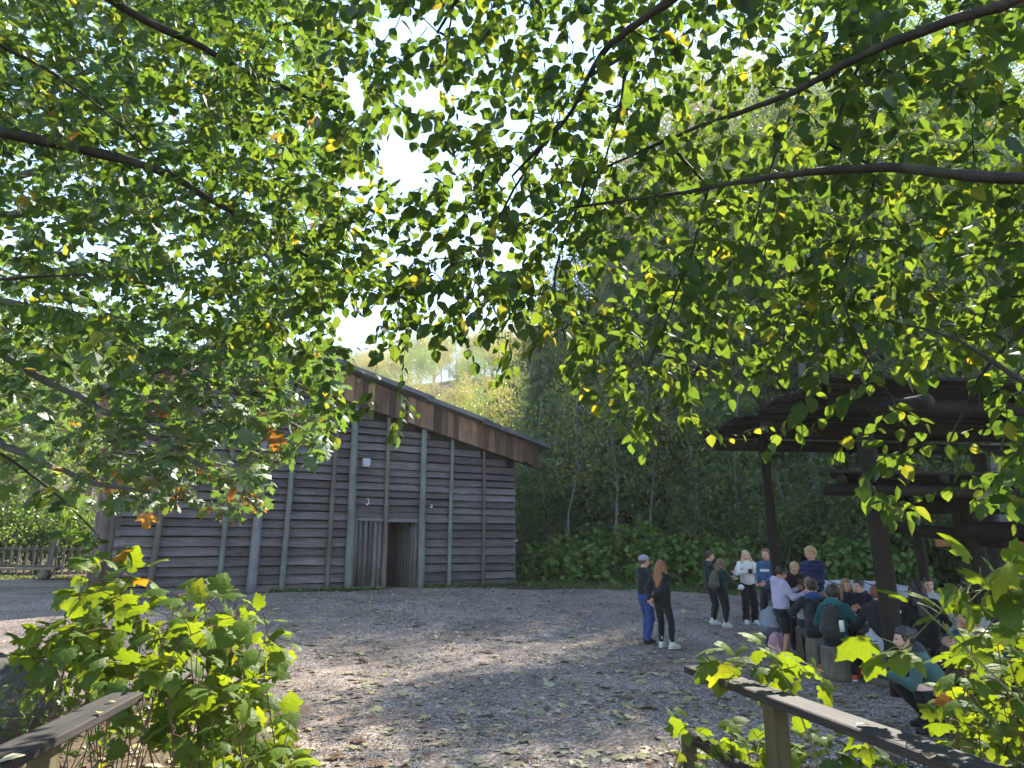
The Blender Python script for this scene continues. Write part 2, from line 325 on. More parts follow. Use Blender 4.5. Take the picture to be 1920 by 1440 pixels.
# ================================================================== longhouse
def longhouse():
    rz = math.atan2(FU[1], FU[0]); z0 = .0
    H = empty('longhouse', (FL[0], FL[1], 0), rz, 'long grey cedar longhouse with lapped horizontal boards and a log doorway', 'longhouse')
    W = 12.6; roof_at = lambda s: 5.54+(13.47-s)*.2645 if s > 3.0 else 5.54+(13.47-3.0)*.2645-(3.0-s)*.62
    under = lambda s: 4.9+(12.57-s)*.2545 if s > 3.0 else 4.9+(12.57-3)*.2545-(3-s)*.62
    # lapped siding: every course is several real boards of differing length, edge and tilt
    mb = MB(); z = .50; k = 0; doorL, doorR, doorT = 6.68, 8.86, 2.74
    while z < 7.5:
        hgt = .262+RNG.uniform(-.03, .03)
        top = z+hgt-.034  # gap opened under each lap to put a shadow line in
        # span of the course inside the gable
        smax = W
        if z+hgt > under(W): smax = 12.57-(z+hgt-4.9)/.2545
        smin = 0.0
        if z+hgt > under(0): smin = max(0, 3.0-(under(3.0)-z-hgt)/.62)
        if smax-smin < .3: break
        spans = [(smin, smax)] if z+.1 > doorT or z+hgt < .3 else [(smin, doorL), (doorR, smax)]
        cuts = [2.77, 4.55, 5.92, 8.95, 10.0, 11.28]
        for a, b in spans:
            pts = [a]+[c for c in cuts if a+.3 < c < b-.3 and RNG.random() < .55]+[b]
            for p, q in zip(pts[:-1], pts[1:]):
                n = max(4, int((q-p)/.16)); ss = np.linspace(p+.004, q-.004, n); var = RNG.random()
                low = z+np.convolve(RNG.normal(size=n+8)*.016, np.ones(7)/7, 'same')[4:4+n]+RNG.uniform(-.012, .012)+.012*np.sin(ss*1.1+k)
                up = np.minimum(top, np.array([under(x) for x in ss])+.25); out = .095+RNG.uniform(0, .03)+np.convolve(RNG.normal(size=n+8)*.006, np.ones(5)/5, 'same')[4:4+n]
                rings = [np.stack([ss, -out, low], 1), np.stack([ss, -np.full(n, .012), up], 1), np.stack([ss, np.full(n, .016), up], 1), np.stack([ss, -out+.03, low], 1)]
                V = np.concatenate(rings); j = np.arange(n-1)
                Fs = np.concatenate([np.stack([a_*n+j, a_*n+j+1, b_*n+j+1, b_*n+j], 1) for a_, b_ in ((0,1),(1,2),(2,3),(3,0))])
                caps = np.array([[0, n, 2*n, 3*n], [n-1, 4*n-1, 3*n-1, 2*n-1]])
                mb.add(V, [Fs, caps], var)
        z += hgt; k += 1
    mb.build('siding', M_SIDE, H); mb = MB(); mb.add(np.array([[0,.03,2.8],[W,.03,2.8],[W,.03,under(W)+.2],[3.0,.03,under(3.0)+.2],[0,.03,under(0)+.2],[0,.03,.4],[6.68,.03,.4],[6.68,.03,2.8],[8.86,.03,.4],[W,.03,.4],[8.86,.03,2.8]]), [np.array([[0,1,2,3,4]]), np.array([[5,6,7,0],[8,9,1,10]])]); mb.build('dark_gap_backing', M_DARKX, H)  # dark sheet behind the board gaps deepens the lap shadow lines
    # base board / footing
    mb = MB(); mb.box((3.3, .03, .42), (6.6, .07, .34)); mb.box((10.75, .03, .42), (3.7, .07, .34)); mb.build('footing', M_CONC, H)
    # side and rear walls
    mb = MB()
    for i in range(18):
        zz = .45+i*.262
        for sx in (0.0, W):
            mb.box((sx, 7.5, zz+.13), (.05+.02*(i % 2), 15, .27), var=RNG.random())
    mb.box((W/2, 15, 3.0), (W, .08, 6)); mb.build('rear_wall', M_SIDE, H)
    mb = MB(); mb.box((0.05, .005, 2.0), (.13, .1, 3.1), var=.3); mb.build('corner_board', M_SIDE, H)
    # corner post: split log beside the left corner
    mb = MB()
    for q, (dx, dy, r) in enumerate([(-.30, .02, .15), (-.12, .10, .13), (-.44, .22, .12)]):
        mb.tube([(dx, dy, .3), (dx+.01, dy, 2), (dx, dy, 4.4)], [r, r*.97, r*.9], 14, .3+.2*q, rough=.03)
    mb.build('corner_post', M_POLEB, H, True)
    # standing poles
    for (s0, s1, ztop, r, m) in [(1.0,1.2,5.2,.085,M_POLEB),(2.77,2.84,6.2,.075,M_POLE),(3.68,3.68,6.95,.135,M_POLEG),(4.55,4.62,6.92,.085,M_POLE),(5.91,5.95,6.52,.075,M_POLEB),
                                 (6.55,6.48,6.47,.125,M_POLE),(7.73,7.67,6.15,.075,M_POLEB),(8.97,8.93,5.83,.11,M_POLE),(9.99,10.01,5.56,.07,M_POLE),(11.29,11.28,5.24,.055,M_POLEB)]:
        mb = MB(); zz = np.linspace(.36, ztop, 14); wob = np.cumsum(RNG.normal(size=14)*.006)
        P = np.stack([np.linspace(s0, s1, 14)+wob, np.full(14, -.095-r), zz], 1)
        mb.tube(P, np.linspace(r*1.08, r*.86, 14), 12, RNG.random(), rough=.025); mb.build('wall_pole', m, H, True)
    # palisade left of the opening
    mb = MB()
    for i, s in enumerate(np.linspace(6.74, 7.56, 6)):
        mb.tube([(s, -.02, .58), (s+.01, -.02, 1.6), (s+RNG.uniform(-.01,.01), -.02, 2.76-RNG.uniform(0,.05))], [.082,.08,.07], 12, RNG.random(), rough=.03)
    mb.build('log_palisade', M_LOG, H, True)
    mb = MB(); mb.box((7.12, -.10, .5), (1.05, .2, .2), bev=.015); mb.build('door_sill', M_CONC, H)
    mb = MB(); mb.box((7.78, -.04, 2.85), (2.3, .1, .2), var=.4, bev=.01); mb.build('lintel', M_SIDE, H)
    # passage behind the opening: pole wall on the right, boarded left side, plain end
    mb = MB()
    for i in range(15):
        y = .05+i*.19; s = 8.84-.05*i
        mb.tube([(s, y, .5), (s, y, 2.75)], [.085, .075], 10, RNG.random(), rough=.03)
    for i in range(14):
        mb.tube([(7.72-.0*i, .15+i*.2, .5), (7.72, .15+i*.2, 2.75)], [.08, .075], 10, RNG.random())
    mb.build('passage_logs', M_LOG, H, True)
    mb = MB(); mb.box((8.2, 6.2, 1.6), (2.4, .08, 2.6), var=.2); mb.box((8.2, 3.1, 2.86), (2.4, 6.1, .06)); mb.box((7.2, 4.6, 1.6), (.06, 3.1, 2.5)); mb.box((9.3, 4.6, 1.6), (.06, 3.1, 2.5)); mb.build('dark_passage_lining', M_DARKX, H)  # dark timber stands in for the unlit depth of the doorway
    # fascia planks
    mb = MB(); s = -1.0
    while s < 13.4:
        wd = RNG.uniform(.17, .3); e = min(s+wd-.008, 13.42)
        for_top = roof_at(s)-.03; b0 = under(s)-.02*RNG.random(); b1 = under(e)-.02*RNG.random()
        if s > 12.6: b0 = b1 = under(12.6)+.05-.28*(s-12.6)+RNG.uniform(-.03,.03)
        V = np.array([[x, y, zz] for y in (-.40, -.37) for x, zz in ((s,b0),(e,b1),(e,roof_at(e)-.03),(s,roof_at(s)-.03))]); 
        V[:,1] -= RNG.uniform(0, .012)
        mb.add(V, np.array([[3,2,1,0],[4,5,6,7],[0,1,5,4],[1,2,6,5],[2,3,7,6],[3,0,4,7]]), RNG.random()); s += wd
    mb.build('gable_fascia', M_FASC, H)
    # roof in overlapping lifts
    mb = MB(); cutsr = [13.75, 11.25, 9.1, 6.1, 3.0]
    for i, (b, a) in enumerate(zip(cutsr[:-1], cutsr[1:])):
        lift = .06*i
        V = []
        for y in (-.72, 15.6):
            for x, zz in ((a-.25, roof_at(a-.25)), (b, roof_at(b))):
                V += [[x, y, zz+lift-.06], [x, y, zz+lift+.09]]
        mb.add(np.array(V), np.array([[0,2,3,1],[4,5,7,6],[0,1,5,4],[2,6,7,3],[1,3,7,5],[0,4,6,2]]), RNG.random())
    V = []
    for y in (-.72, 15.6):
        for x in (3.0, -1.1): V += [[x, y, roof_at(x)+.1], [x, y, roof_at(x)+.26]]
    mb.add(np.array(V), np.array([[0,2,3,1][::-1],[4,5,7,6][::-1],[0,1,5,4],[2,6,7,3],[1,3,7,5],[0,4,6,2]]), .5)
    mb.build('roof', M_ROOF, H)
    mb = MB()
    for y in (-.05, 5, 10): mb.tube([(-.9, y, under(-.9)+.1), (3.0, y, under(3)+.12), (13.55, y, under(13.55)+.15)], .12, 10)
    mb.build('rafter', M_FASC, H, True)
    # lamp and hooks
    mb = MB(); mb.box((6.93, -.22, 4.56), (.25, .2, .24), bev=.02); mb.box((6.93, -.1, 4.5), (.1, .12, .12)); fl = mb.build('flood_lamp', M_METAL, H)
    mb = MB(); mb.box((6.93, -.23, 4.425), (.2, .15, .02)); mb.build('lens', M_WHITE, fl)
    for s, zz, l in ((7.08, 3.28, .2), (9.3, 3.2, .09)):
        mb = MB(); mb.tube([(s, -.07, zz+l*.5), (s+.02, -.13, zz+l*.3), (s+.03, -.13, zz-l*.3), (s-.03, -.12, zz-l*.5), (s-.05, -.12, zz-l*.3)], .022, 8); mb.build('hook', M_WHITE, H, True)
longhouse()
# ================================================================== shelter on the right
def log(mb, a, b, r, ns=12, n=8, var=None, rough=.02):
    a = np.array(a, float); b = np.array(b, float); t = np.linspace(0, 1, n)[:, None]
    mb.tube(a+(b-a)*t, np.linspace(r, r*.93, n), ns, RNG.random() if var is None else var, rough=rough)
def shelter():
    S = empty('log_shelter', (6.0, 11, 0), 0, 'dark open log shelter with tall flat roof on round posts', 'shelter')
    T = lambda p: (np.array(p)-np.array([6.0, 11, 0]))
    p1b = on_ground(1449, 1200); d1 = 13.0
    A = at(1432, 842, 12.8)                     # top of the left rear post
    B = at(1625, 842, 9.4); C_ = at(1697, 846, 13.0)
    for (top, bx, by, r) in [(A, None, None, .09), (B, None, None, .125), (C_, None, None, .09)]:
        g = top.copy(); g[2] = float(gz(top[0], top[1]))
        g[0] += .06
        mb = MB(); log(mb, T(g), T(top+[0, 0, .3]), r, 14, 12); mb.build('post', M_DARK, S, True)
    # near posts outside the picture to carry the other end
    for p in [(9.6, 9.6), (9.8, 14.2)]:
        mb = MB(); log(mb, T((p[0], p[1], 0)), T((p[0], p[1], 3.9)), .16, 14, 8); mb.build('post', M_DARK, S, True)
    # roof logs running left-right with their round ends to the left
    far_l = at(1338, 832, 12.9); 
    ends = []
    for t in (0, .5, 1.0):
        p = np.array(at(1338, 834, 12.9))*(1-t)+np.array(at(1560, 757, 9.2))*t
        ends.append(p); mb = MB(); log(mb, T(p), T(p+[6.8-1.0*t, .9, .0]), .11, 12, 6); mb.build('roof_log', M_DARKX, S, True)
    # plank roof on the logs, ragged left edge
    a0 = np.array(at(1308, 833, 13.4)); a1 = np.array(at(1588, 727, 8.7))
    mb = MB(); n = 22
    for i in range(n):
        t0 = i/n; t1 = (i+1)/n; rag = RNG.uniform(-.18, .12)
        p = a0*(1-t0)+a1*t0; q = a0*(1-t1)+a1*t1; lz = .02*(i % 2)
        d = np.array([7.4-1.2*t0, 1.0, .05])
        V = np.array([p+[rag,0,.12+lz], p+d+[0,0,.12+lz], q+d+[0,0,.12+lz], q+[rag,0,.12+lz]]); V = np.concatenate([V, V+[0,0,.05]])
        mb.add(V-np.array([6.0, 11, 0]), np.array([[3,2,1,0],[4,5,6,7],[0,1,5,4],[1,2,6,5],[2,3,7,6],[3,0,4,7]]), RNG.random())
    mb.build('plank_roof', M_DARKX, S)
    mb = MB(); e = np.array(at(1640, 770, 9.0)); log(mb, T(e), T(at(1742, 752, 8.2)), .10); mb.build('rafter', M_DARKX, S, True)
shelter()
def low_shelter():
    O = np.array([6.5, 8.5, 0])
    S = empty('low_shelter', O, 0, 'lower dark log lean-to with protruding round rafter ends', 'shelter')
    T = lambda p: np.array(p)-O
    mb = MB(); d = 7.9
    L = np.array(at(1556, 903, d)); z = L[2]
    lx = np.array([3.6, .25, -.02]); dep = np.array([1.75, 3.0, -.02])
    V = np.array([L, L+lx, L+lx+dep, L+dep])+[0,0,.10]
    for i in range(14):
        t0, t1 = i/14, (i+1)/14; a = V[0]*(1-t0)+V[3]*t0; b = V[0]*(1-t1)+V[3]*t1
        c = V[1]*(1-t1)+V[2]*t1; e = V[1]*(1-t0)+V[2]*t0
        w = np.array([a, e, c, b])+[RNG.uniform(-.05,.05),0,.012*(i % 2)]; w = np.concatenate([w, w+[0,0,.035]])
        mb.add(w-O, np.array([[3,2,1,0],[4,5,6,7],[0,1,5,4],[1,2,6,5],[2,3,7,6],[3,0,4,7]]), RNG.random())
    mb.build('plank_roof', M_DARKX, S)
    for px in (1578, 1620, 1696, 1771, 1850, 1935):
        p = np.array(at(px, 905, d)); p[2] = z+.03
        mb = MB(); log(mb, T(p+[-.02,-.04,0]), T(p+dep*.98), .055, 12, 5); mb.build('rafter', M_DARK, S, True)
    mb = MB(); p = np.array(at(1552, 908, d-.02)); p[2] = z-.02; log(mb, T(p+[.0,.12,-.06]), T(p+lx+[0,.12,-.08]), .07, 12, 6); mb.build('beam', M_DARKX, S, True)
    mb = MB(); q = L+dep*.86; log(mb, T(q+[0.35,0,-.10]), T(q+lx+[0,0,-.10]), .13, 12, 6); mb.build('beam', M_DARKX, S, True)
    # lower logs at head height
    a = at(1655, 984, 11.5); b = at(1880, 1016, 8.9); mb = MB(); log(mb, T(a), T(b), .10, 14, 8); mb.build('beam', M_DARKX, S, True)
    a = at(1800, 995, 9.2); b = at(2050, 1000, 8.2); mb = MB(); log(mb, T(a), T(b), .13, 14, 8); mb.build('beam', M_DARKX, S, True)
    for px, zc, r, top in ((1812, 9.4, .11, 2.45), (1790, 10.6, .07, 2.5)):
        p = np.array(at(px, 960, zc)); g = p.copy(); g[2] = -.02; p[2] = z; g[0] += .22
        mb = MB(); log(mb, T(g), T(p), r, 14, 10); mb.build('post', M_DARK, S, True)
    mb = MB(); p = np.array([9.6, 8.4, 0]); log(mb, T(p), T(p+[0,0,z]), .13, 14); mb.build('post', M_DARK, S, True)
low_shelter()
def cooking_shelter():
    O = np.array(at(1865, 1080, 15.5)); O[2] = float(gz(O[0], O[1]))
    S = empty('timber_shelter', O, 0, 'small sunlit orange timber post shelter with pale metal roof edge', 'shelter')
    top = at(1862, 1024, 15.5)[2]-O[2]
    mb = MB(); mb.box((0, 0, top/2), (.27, .27, top), bev=.02); mb.build('post', M_ORANGE, S)
    mb = MB(); mb.box((2.8, .3, top/2), (.27, .27, top), bev=.02); mb.build('post', M_ORANGE, S)
    mb = MB(); mb.box((.9, 0, top+.08), (4.2, .2, .2), bev=.02); mb.build('beam', M_ORANGE, S)
    mb = MB(); mb.box((.3, 0, top+.05), (.9, .12, .12), M=Matrix.Rotation(R(20), 3, 'Y')); mb.build('brace', M_ORANGE, S)
    mb = MB(); mb.box((2.2, .35, top+.3), (5.6, 1.7, .06), M=Matrix.Rotation(R(6), 3, 'X')); mb.build('roof', plain('pale_sheet', (.5,.5,.5), .6), S)
    for dx in (-.95, .95): 
        mb = MB(); mb.box((dx, -.55, top+.0), (.34, .06, .18)); mb.build('gutter_block', M_WHITE, S)
cooking_shelter()
# ================================================================== handrails
def rail(pts, posts, label, name='handrail'):
    pts = [np.array(p) for p in pts]; O = pts[1].copy(); O[2] = 0; 
    H = empty(name, O, 0, label, 'handrail')
    a, b = pts; d = (b-a); L = np.linalg.norm(d); d /= L; ang = math.atan2(d[1], d[0])-math.pi/2
    mb = MB(); n = 26; t = np.linspace(0, 1, n)
    prof = np.array([[-.085,-.05],[.085,-.05],[.092,-.042],[.092,-.006],[.084,0],[-.084,0],[-.092,-.006],[-.092,-.042]])
    side = np.array([d[1], -d[0], 0]); V = []
    wob = np.convolve(RNG.normal(size=n+6)*.004, np.ones(4)/4, 'same')[3:3+n]
    for i in range(n): V += [a+d*L*t[i]+side*(x+wob[i]*(x > 0))+np.array([0,0,z+wob[i]*.6]) for x, z in prof]
    V = np.array(V)-O; k = 8; i_ = np.arange(n-1)[:, None]*k; j = np.arange(k)[None]; j2 = (j+1) % k
    mb.add(V, [np.stack([i_+j, i_+j2, i_+k+j2, i_+k+j], -1).reshape(-1, 4), np.arange(k)[None, ::-1], (n-1)*k+np.arange(k)[None]], .5)
    # rail timber runs along its own direction: rotate the mesh so that local Y follows the rail
    o = mb.build('top_rail', M_RAIL, H)
    me = o.data; Mx = Matrix.Rotation(ang, 4, 'Z'); me.transform(Mx.inverted()); o.rotation_euler = (0, 0, ang)
    for f, sz in posts:
        p = a+d*L*f; mb = MB(); mb.box((0, 0, 0), (sz, sz, p[2]+.35), bev=.006, var=RNG.random())
        q = mb.build('post', M_RPOST, H); q.location = (p[0]-O[0], p[1]-O[1], (p[2]-.06-.35)/2-.0); q.rotation_euler = (0, 0, ang)
    mb = MB(); m_ = (a+b)/2; 
    return H
zr = 1.0
ra, rb = at_z(1283, 1247, zr), at_z(1790, 1432, zr); dirr = (rb-ra)/np.linalg.norm(rb-ra)
sideR = np.array([-dirr[1], dirr[0], 0]); 
RAIL_R = (ra+np.array([.08, .0, 0]), rb+dirr*.9+np.array([.08, 0, 0]))
pr_ = at_z(1422, 1300, zr); rail(RAIL_R, [(float(np.linalg.norm(pr_-RAIL_R[0])/np.linalg.norm(RAIL_R[1]-RAIL_R[0])), .105), (.97, .105)], 'dark weathered handrail on a square post in the right foreground')
la, lb = at_z(266, 1298, zr), at_z(20, 1424, zr); dirl = (lb-la)/np.linalg.norm(lb-la)
RAIL_L = (la+np.array([-.085, 0, 0]), lb+dirl*.9+np.array([-.085, 0, 0]))
rail(RAIL_L, [(.4, .1), (.95, .1)], 'dark weathered handrail running out of frame at lower left')
def low_rail():
    a = at(1292, 1378, 4.9); b = at(1420, 1460, 4.2); O = a.copy(); O[2] = 0
    S = empty('fallen_rail', O, 0, 'low mossy rail and stub post under the right handrail', 'rail')
    mb = MB(); log(mb, a-O, b-O, .042, 8, 5); mb.build('rail_log', M_DARK, S, True)
    mb = MB(); mb.box((0, .02, a[2]/2), (.09, .09, a[2]+.06), bev=.006); mb.build('stub_post', M_RPOST, S)
low_rail()
# ================================================================== left background: fence, bench; right: slab, stumps, table
def fence():
    O = np.array(at(60, 1060, 31)); O[2] = float(gz(O[0], O[1])); u = np.array([.97, .22, 0])
    S = empty('picket_fence', O, 0, 'grey wooden picket fence at the far left edge of the clearing', 'fence')
    def P(s): 
        p = O+u*s; return np.array([p[0]-O[0], p[1]-O[1], float(gz(p[0], p[1]))-O[2]])
    for s in np.arange(-4.6, 4.7, .31):
        p = P(s); mb = MB(); mb.box((p[0], p[1]-.05, p[2]+.72+RNG.uniform(-.03,.03)), (.11, .03, 1.25), RNG.uniform(-.05,.05), RNG.random()); mb.build('picket', M_FENCE, S)
    for z in (.45, 1.2):
        mb = MB(); mb.tube([P(s)+[0,.01,z] for s in np.linspace(-4.8, 4.8, 9)], .05, 6); mb.build('cross_rail', M_FENCE, S)
    for s in (-4.2, .75, 4.8):
        p = P(s); mb = MB(); log(mb, p, p+[.12,0,2.1], .11); mb.build('post', M_FENCE, S, True)
fence()
def bench():
    O = np.array(at(50, 1068, 27.5)); O[2] = float(gz(O[0], O[1]))
    S = empty('plank_bench', O, R(4), 'low wooden plank bench in front of the picket fence', 'bench')
    mb = MB(); mb.box((-.9, 0, .42), (4.2, .42, .1), bev=.01); mb.build('seat', woodmat('bench_wood', [(.25,(.14,.1,.075)),(.55,(.28,.21,.16)),(.8,(.42,.34,.27))], (.5,8,8)), S)
    for x in (.75, -2.6):
        mb = MB(); log(mb, (x, -.2, .18), (x, .2, .18), .19, 12, 3); mb.build('log_support', M_STUMP, S, True)
bench()
def slab():
    O = np.array(at(1612, 1108, 16.2)); O[2] = float(gz(O[0], O[1]))
    S = empty('slab_table', O, R(-8), 'big pale flat slab platform behind the seated group', 'platform')
    zt = at(1612, 1104, 15.6)[2]-O[2]
    out = [(-.98,-.6),(-.6,-.72),(.3,-.7),(1.2,-.62),(1.32,-.2),(1.2,.5),(.95,1.5),(.3,1.75),(-.5,1.7),(-1.0,1.2),(-1.12,.2)]
    n = len(out); mb = MB(); V = [(x, y, zt+.05*y) for x, y in out]+[(x*.97, y*.97, zt+.05*y-.2) for x, y in out]
    i = np.arange(n); mb.add(np.array(V), [np.stack([i, (i+1) % n, n+(i+1) % n, n+i], 1)[:, ::-1], np.arange(n)[None], (n+np.arange(n))[None, ::-1]], .5)
    mb.build('slab', M_PALE, S)
    mb = MB()
    for x in (-.35, .42): mb.tube([(x-.05, -.66, zt-.02), (x, .2, zt+.02), (x+.1, 1.6, zt+.088)], .012, 4)
    mb.build('joint', M_DARK, S)
    mb = MB(); mb.box((.1, .4, (zt-.2)/2), (1.7, 1.6, zt-.2)); mb.build('base', M_DARK, S)
slab()
def stump(px, py, zc, r, h, label):
    p = np.array(at(px, py, zc)); g = float(gz(p[0], p[1])); O = np.array([p[0], p[1], g])
    S = empty('stump_seat', O, RNG.uniform(0, 6), label, 'stump', 'log stump seats under the shelter')
    mb = MB(); zz = np.array([-.03, .08, .2, h*.7, h-.02, h]); mb.tube(np.stack([zz*0, zz*0, zz], 1), r*np.array([1.12, 1.04, 1, .98, .97, .93]), 18, .5, rough=.03); mb.build('trunk', M_STUMP, S, True)
    mb = MB(); th = np.linspace(0, 2*np.pi, 20, endpoint=False); mb.add(np.stack([np.cos(th)*r*.9, np.sin(th)*r*.9, np.full(20, h+.004)], 1), [np.arange(20)[None]]); mb.build('cut_top', M_CUT, S)
    return O
ST = {}
# ================================================================== leaf shapes (base at origin, tip along +Y, length 1)
def tpl_oval(wd=.62, nseg=5, fold=.10, curl=.16, teeth=.02):
    t = np.linspace(0, 1, nseg+1); half = wd/2*np.sin(np.pi*np.clip(t, 0, 1)**.78)**.85*(1-.12*t)
    half[0] = .015; half[-1] = 0.004
    tt = np.where(np.arange(nseg+1) % 2 == 0, 1+teeth*3, 1-teeth*3); half = half*tt
    zc = -curl*t**2
    mid = np.stack([0*t, t, zc], 1); lf = np.stack([-half, t-.0, zc+fold*half*2], 1); rt = np.stack([half, t, zc+fold*half*2], 1)
    V = np.concatenate([mid, lf, rt]); n = nseg+1; j = np.arange(nseg)
    return V, [np.concatenate([np.stack([j, j+1, n+j+1, n+j], 1), np.stack([j, 2*n+j, 2*n+j+1, j+1], 1)])]
def tpl_palm(lobes, curl=.25, ring=True):
    """lobes: outline of the right half from base to tip [(x,y)...]"""
    h = np.array(lobes, float); out = np.concatenate([h, (h*[-1, 1])[::-1][1 if abs(h[-1,0]) < 1e-6 else 0:]])
    n = len(out); c = np.array([0, .28])
    mid = c+(out-c)*.55
    V2 = np.concatenate([[c], mid, out]); r2 = ((V2-c)**2).sum(1)
    z = -curl*r2*1.1+.05*np.abs(V2[:,0])
    V = np.column_stack([V2, z]); i = np.arange(n); k = (i+1) % n
    return V, [np.stack([np.zeros(n, int), 1+i, 1+k], 1), np.stack([1+i, 1+n+i, 1+n+k, 1+k], 1)]
T_HAZEL = tpl_oval(.76, 6, .08, .16, .018)
T_ALDER = tpl_oval(.62, 4, .10, .14, .012)
T_THIMBLE = tpl_palm([(0,.02),(.16,-.10),(.34,-.06),(.47,.10),(.36,.18),(.55,.30),(.60,.52),(.45,.50),(.33,.56),(.36,.72),(.22,.78),(.12,.92),(0,1.02)], .38)
T_MAPLE = tpl_palm([(0,.05),(.10,-.05),(.38,-.12),(.30,.08),(.62,.18),(.60,.36),(.74,.52),(.48,.50),(.22,.42),(.30,.66),(.27,.80),(.12,.84),(0,1.0)], .30)
T_QUAD = (np.array([[0,0,0],[.30,.45,.05],[0,1,-.06],[-.30,.45,.05]]), [np.array([[0,1,2,3]])])
T_TRI = (np.array([[-.06,0,0],[.06,0,0],[.20,.55,0],[.0,1,-.05],[-.20,.55,0]]), [np.array([[0,1,2,3,4]])])
def unit(v): return v/(np.linalg.norm(v, axis=-1, keepdims=True)+1e-9)
# ================================================================== growth: twigs from a skeleton to the points a crown fills
class Growth:
    def __init__(s, seed=0): s.P=[]; s.par=[]; s.minr=[]; s.paths=[]; s.rng=np.random.default_rng(seed)
    def limb(s, pts, r, start=None, sub=6):
        pts = np.array(pts, float); n = len(pts)
        # smooth by Catmull-Rom
        q = np.vstack([2*pts[0]-pts[1], pts, 2*pts[-1]-pts[-2]]); res = []
        for i in range(n-1):
            for t in np.linspace(0, 1, sub, endpoint=False):
                p0,p1,p2,p3 = q[i:i+4]; res.append(.5*((2*p1)+(-p0+p2)*t+(2*p0-5*p1+4*p2-p3)*t*t+(-p0+3*p1-3*p2+p3)*t**3))
        res.append(pts[-1]); res = np.array(res); rr = np.interp(np.linspace(0, 1, len(res)), np.linspace(0, 1, len(r)), r)
        return s._path(res, rr, start)
    def _path(s, pts, rr, start):
        ids = [] if start is None else [start]
        for p, r in zip(pts, rr):
            s.P.append(p); s.par.append(ids[-1] if ids else -1); s.minr.append(r); ids.append(len(s.P)-1)
        s.paths.append(ids); return ids
    def nearest(s, p): return int(np.argmin(((np.array(s.P)-p)**2).sum(1)))
    def grow(s, targets, step=.14, arch=.1, r0=.0022, wob=.03, maxlen=9e9, outpref=0.0, center=None):
        targets = np.array(targets, float); P = np.array(s.P); cap = len(P)+len(targets)*40
        A = np.zeros((cap, 3)); A[:len(P)] = P; n = len(P)
        d0 = np.min(((targets[:, None]-P[None, ::3])**2).sum(-1), 1) if len(P)*len(targets) < 4e6 else ((targets-P.mean(0))**2).sum(1)
        for k in np.argsort(d0):
            t = targets[k]; dd = ((A[:n]-t)**2).sum(1); i = int(np.argmin(dd)); L = math.sqrt(dd[i])
            if L < .04 or L > maxlen: continue
            a = A[i]; m = max(2, int(L/step)); m = min(m, 30); u = np.linspace(0, 1, m+1)[1:, None]
            c = (a+t)/2+np.array([0, 0, arch*L])+s.rng.normal(size=3)*wob*L
            pts = (1-u)**2*a+2*u*(1-u)*c+u*u*t
            if n+m > cap: break
            A[n:n+m] = pts; n += m
            s._path(pts, np.full(m, r0), i)
    def radii(s, e=2.25, r0=.0022, rmax=9):
        n = len(s.P); acc = np.zeros(n); par = np.array(s.par); nch = np.bincount(par[par >= 0], minlength=n)
        for i in range(n-1, -1, -1):
            if nch[i] == 0: acc[i] = r0**e
            if par[i] >= 0: acc[par[i]] += acc[i]
        return np.minimum(np.maximum(acc**(1/e), np.array(s.minr)), rmax)
    def wood(s, mb, r, rmin_show=0.0, big=.03):
        P = np.array(s.P)
        for ids in s.paths:
            if len(ids) < 2: continue
            rr = r[ids].copy()
            if len(ids) > 2: rr[0] = min(rr[0], rr[1]*1.25)
            if rr.max() < rmin_show: continue
            mb.tube(P[ids]+(s.rng.normal(size=(len(ids), 3))*rr[:, None]*.22 if rr.max() > .01 else 0), rr*(s.rng.uniform(.88, 1.14, len(ids)) if rr.max() > .01 else 1), 10 if rr.max() > big else (6 if rr.max() > .008 else 3), .5, cap=False, rough=.05 if rr.max() > .012 else 0)
def twig_leaves(g, spacing, size, rng, first=0, frac=.75, tilt=.45, droop=.5, petiole=.012, fan=1.0, limit=None, both=1):
    """alternate leaves along the outer part of every twig"""
    P = np.array(g.P); LP=[]; LY=[]; LZ=[]; TW=[]
    for ti, ids in enumerate(g.paths[first:]):
        pts = P[ids]; seg = np.diff(pts, axis=0); L = np.linalg.norm(seg, axis=1); tot = L.sum()
        if tot < 1e-3: continue
        cum = np.concatenate([[0], np.cumsum(L)]); lim = tot*(1-frac) if limit is None else max(tot*(1-frac), tot-limit)
        d = np.arange(tot, lim, -spacing); 
        for k, x in enumerate(d):
            i = min(np.searchsorted(cum, x, 'right')-1, len(L)-1); i = max(i, 0)
            p = pts[i]+seg[i]*((x-cum[i])/max(L[i], 1e-6)); t = seg[i]/max(L[i], 1e-6)
            LP.append(p); LY.append((t, (1 if k % 2 else -1) if k else 0)); TW.append(ti)
    if not LP: return np.zeros((0,3)), np.zeros((0,3)), np.zeros((0,3)), np.zeros(0)
    LP = np.array(LP); T = np.array([a for a, _ in LY]); sd = np.array([b for _, b in LY], float); n = len(LP)
    up = np.array([0, 0, 1.]); side = unit(np.cross(T, up)+rng.normal(size=(n, 3))*.15)
    Y = unit(T*.55+side*sd[:, None]*fan+np.array([0, 0, -1.])*droop*rng.uniform(.2, 1.5, (n, 1))+rng.normal(size=(n, 3))*.28)
    Z = unit(up+rng.normal(size=(n, 3))*tilt); 
    Z = unit(Z-(Z*Y).sum(1, keepdims=True)*Y)
    tw = rng.normal(size=TW[-1]+1)[TW]; S = size*np.clip(rng.normal(1, .2, n)+.13*tw, .45, 1.6); g.twv = .13*rng.normal(size=TW[-1]+1)[TW]
    return LP+Y*petiole, Y, Z, S
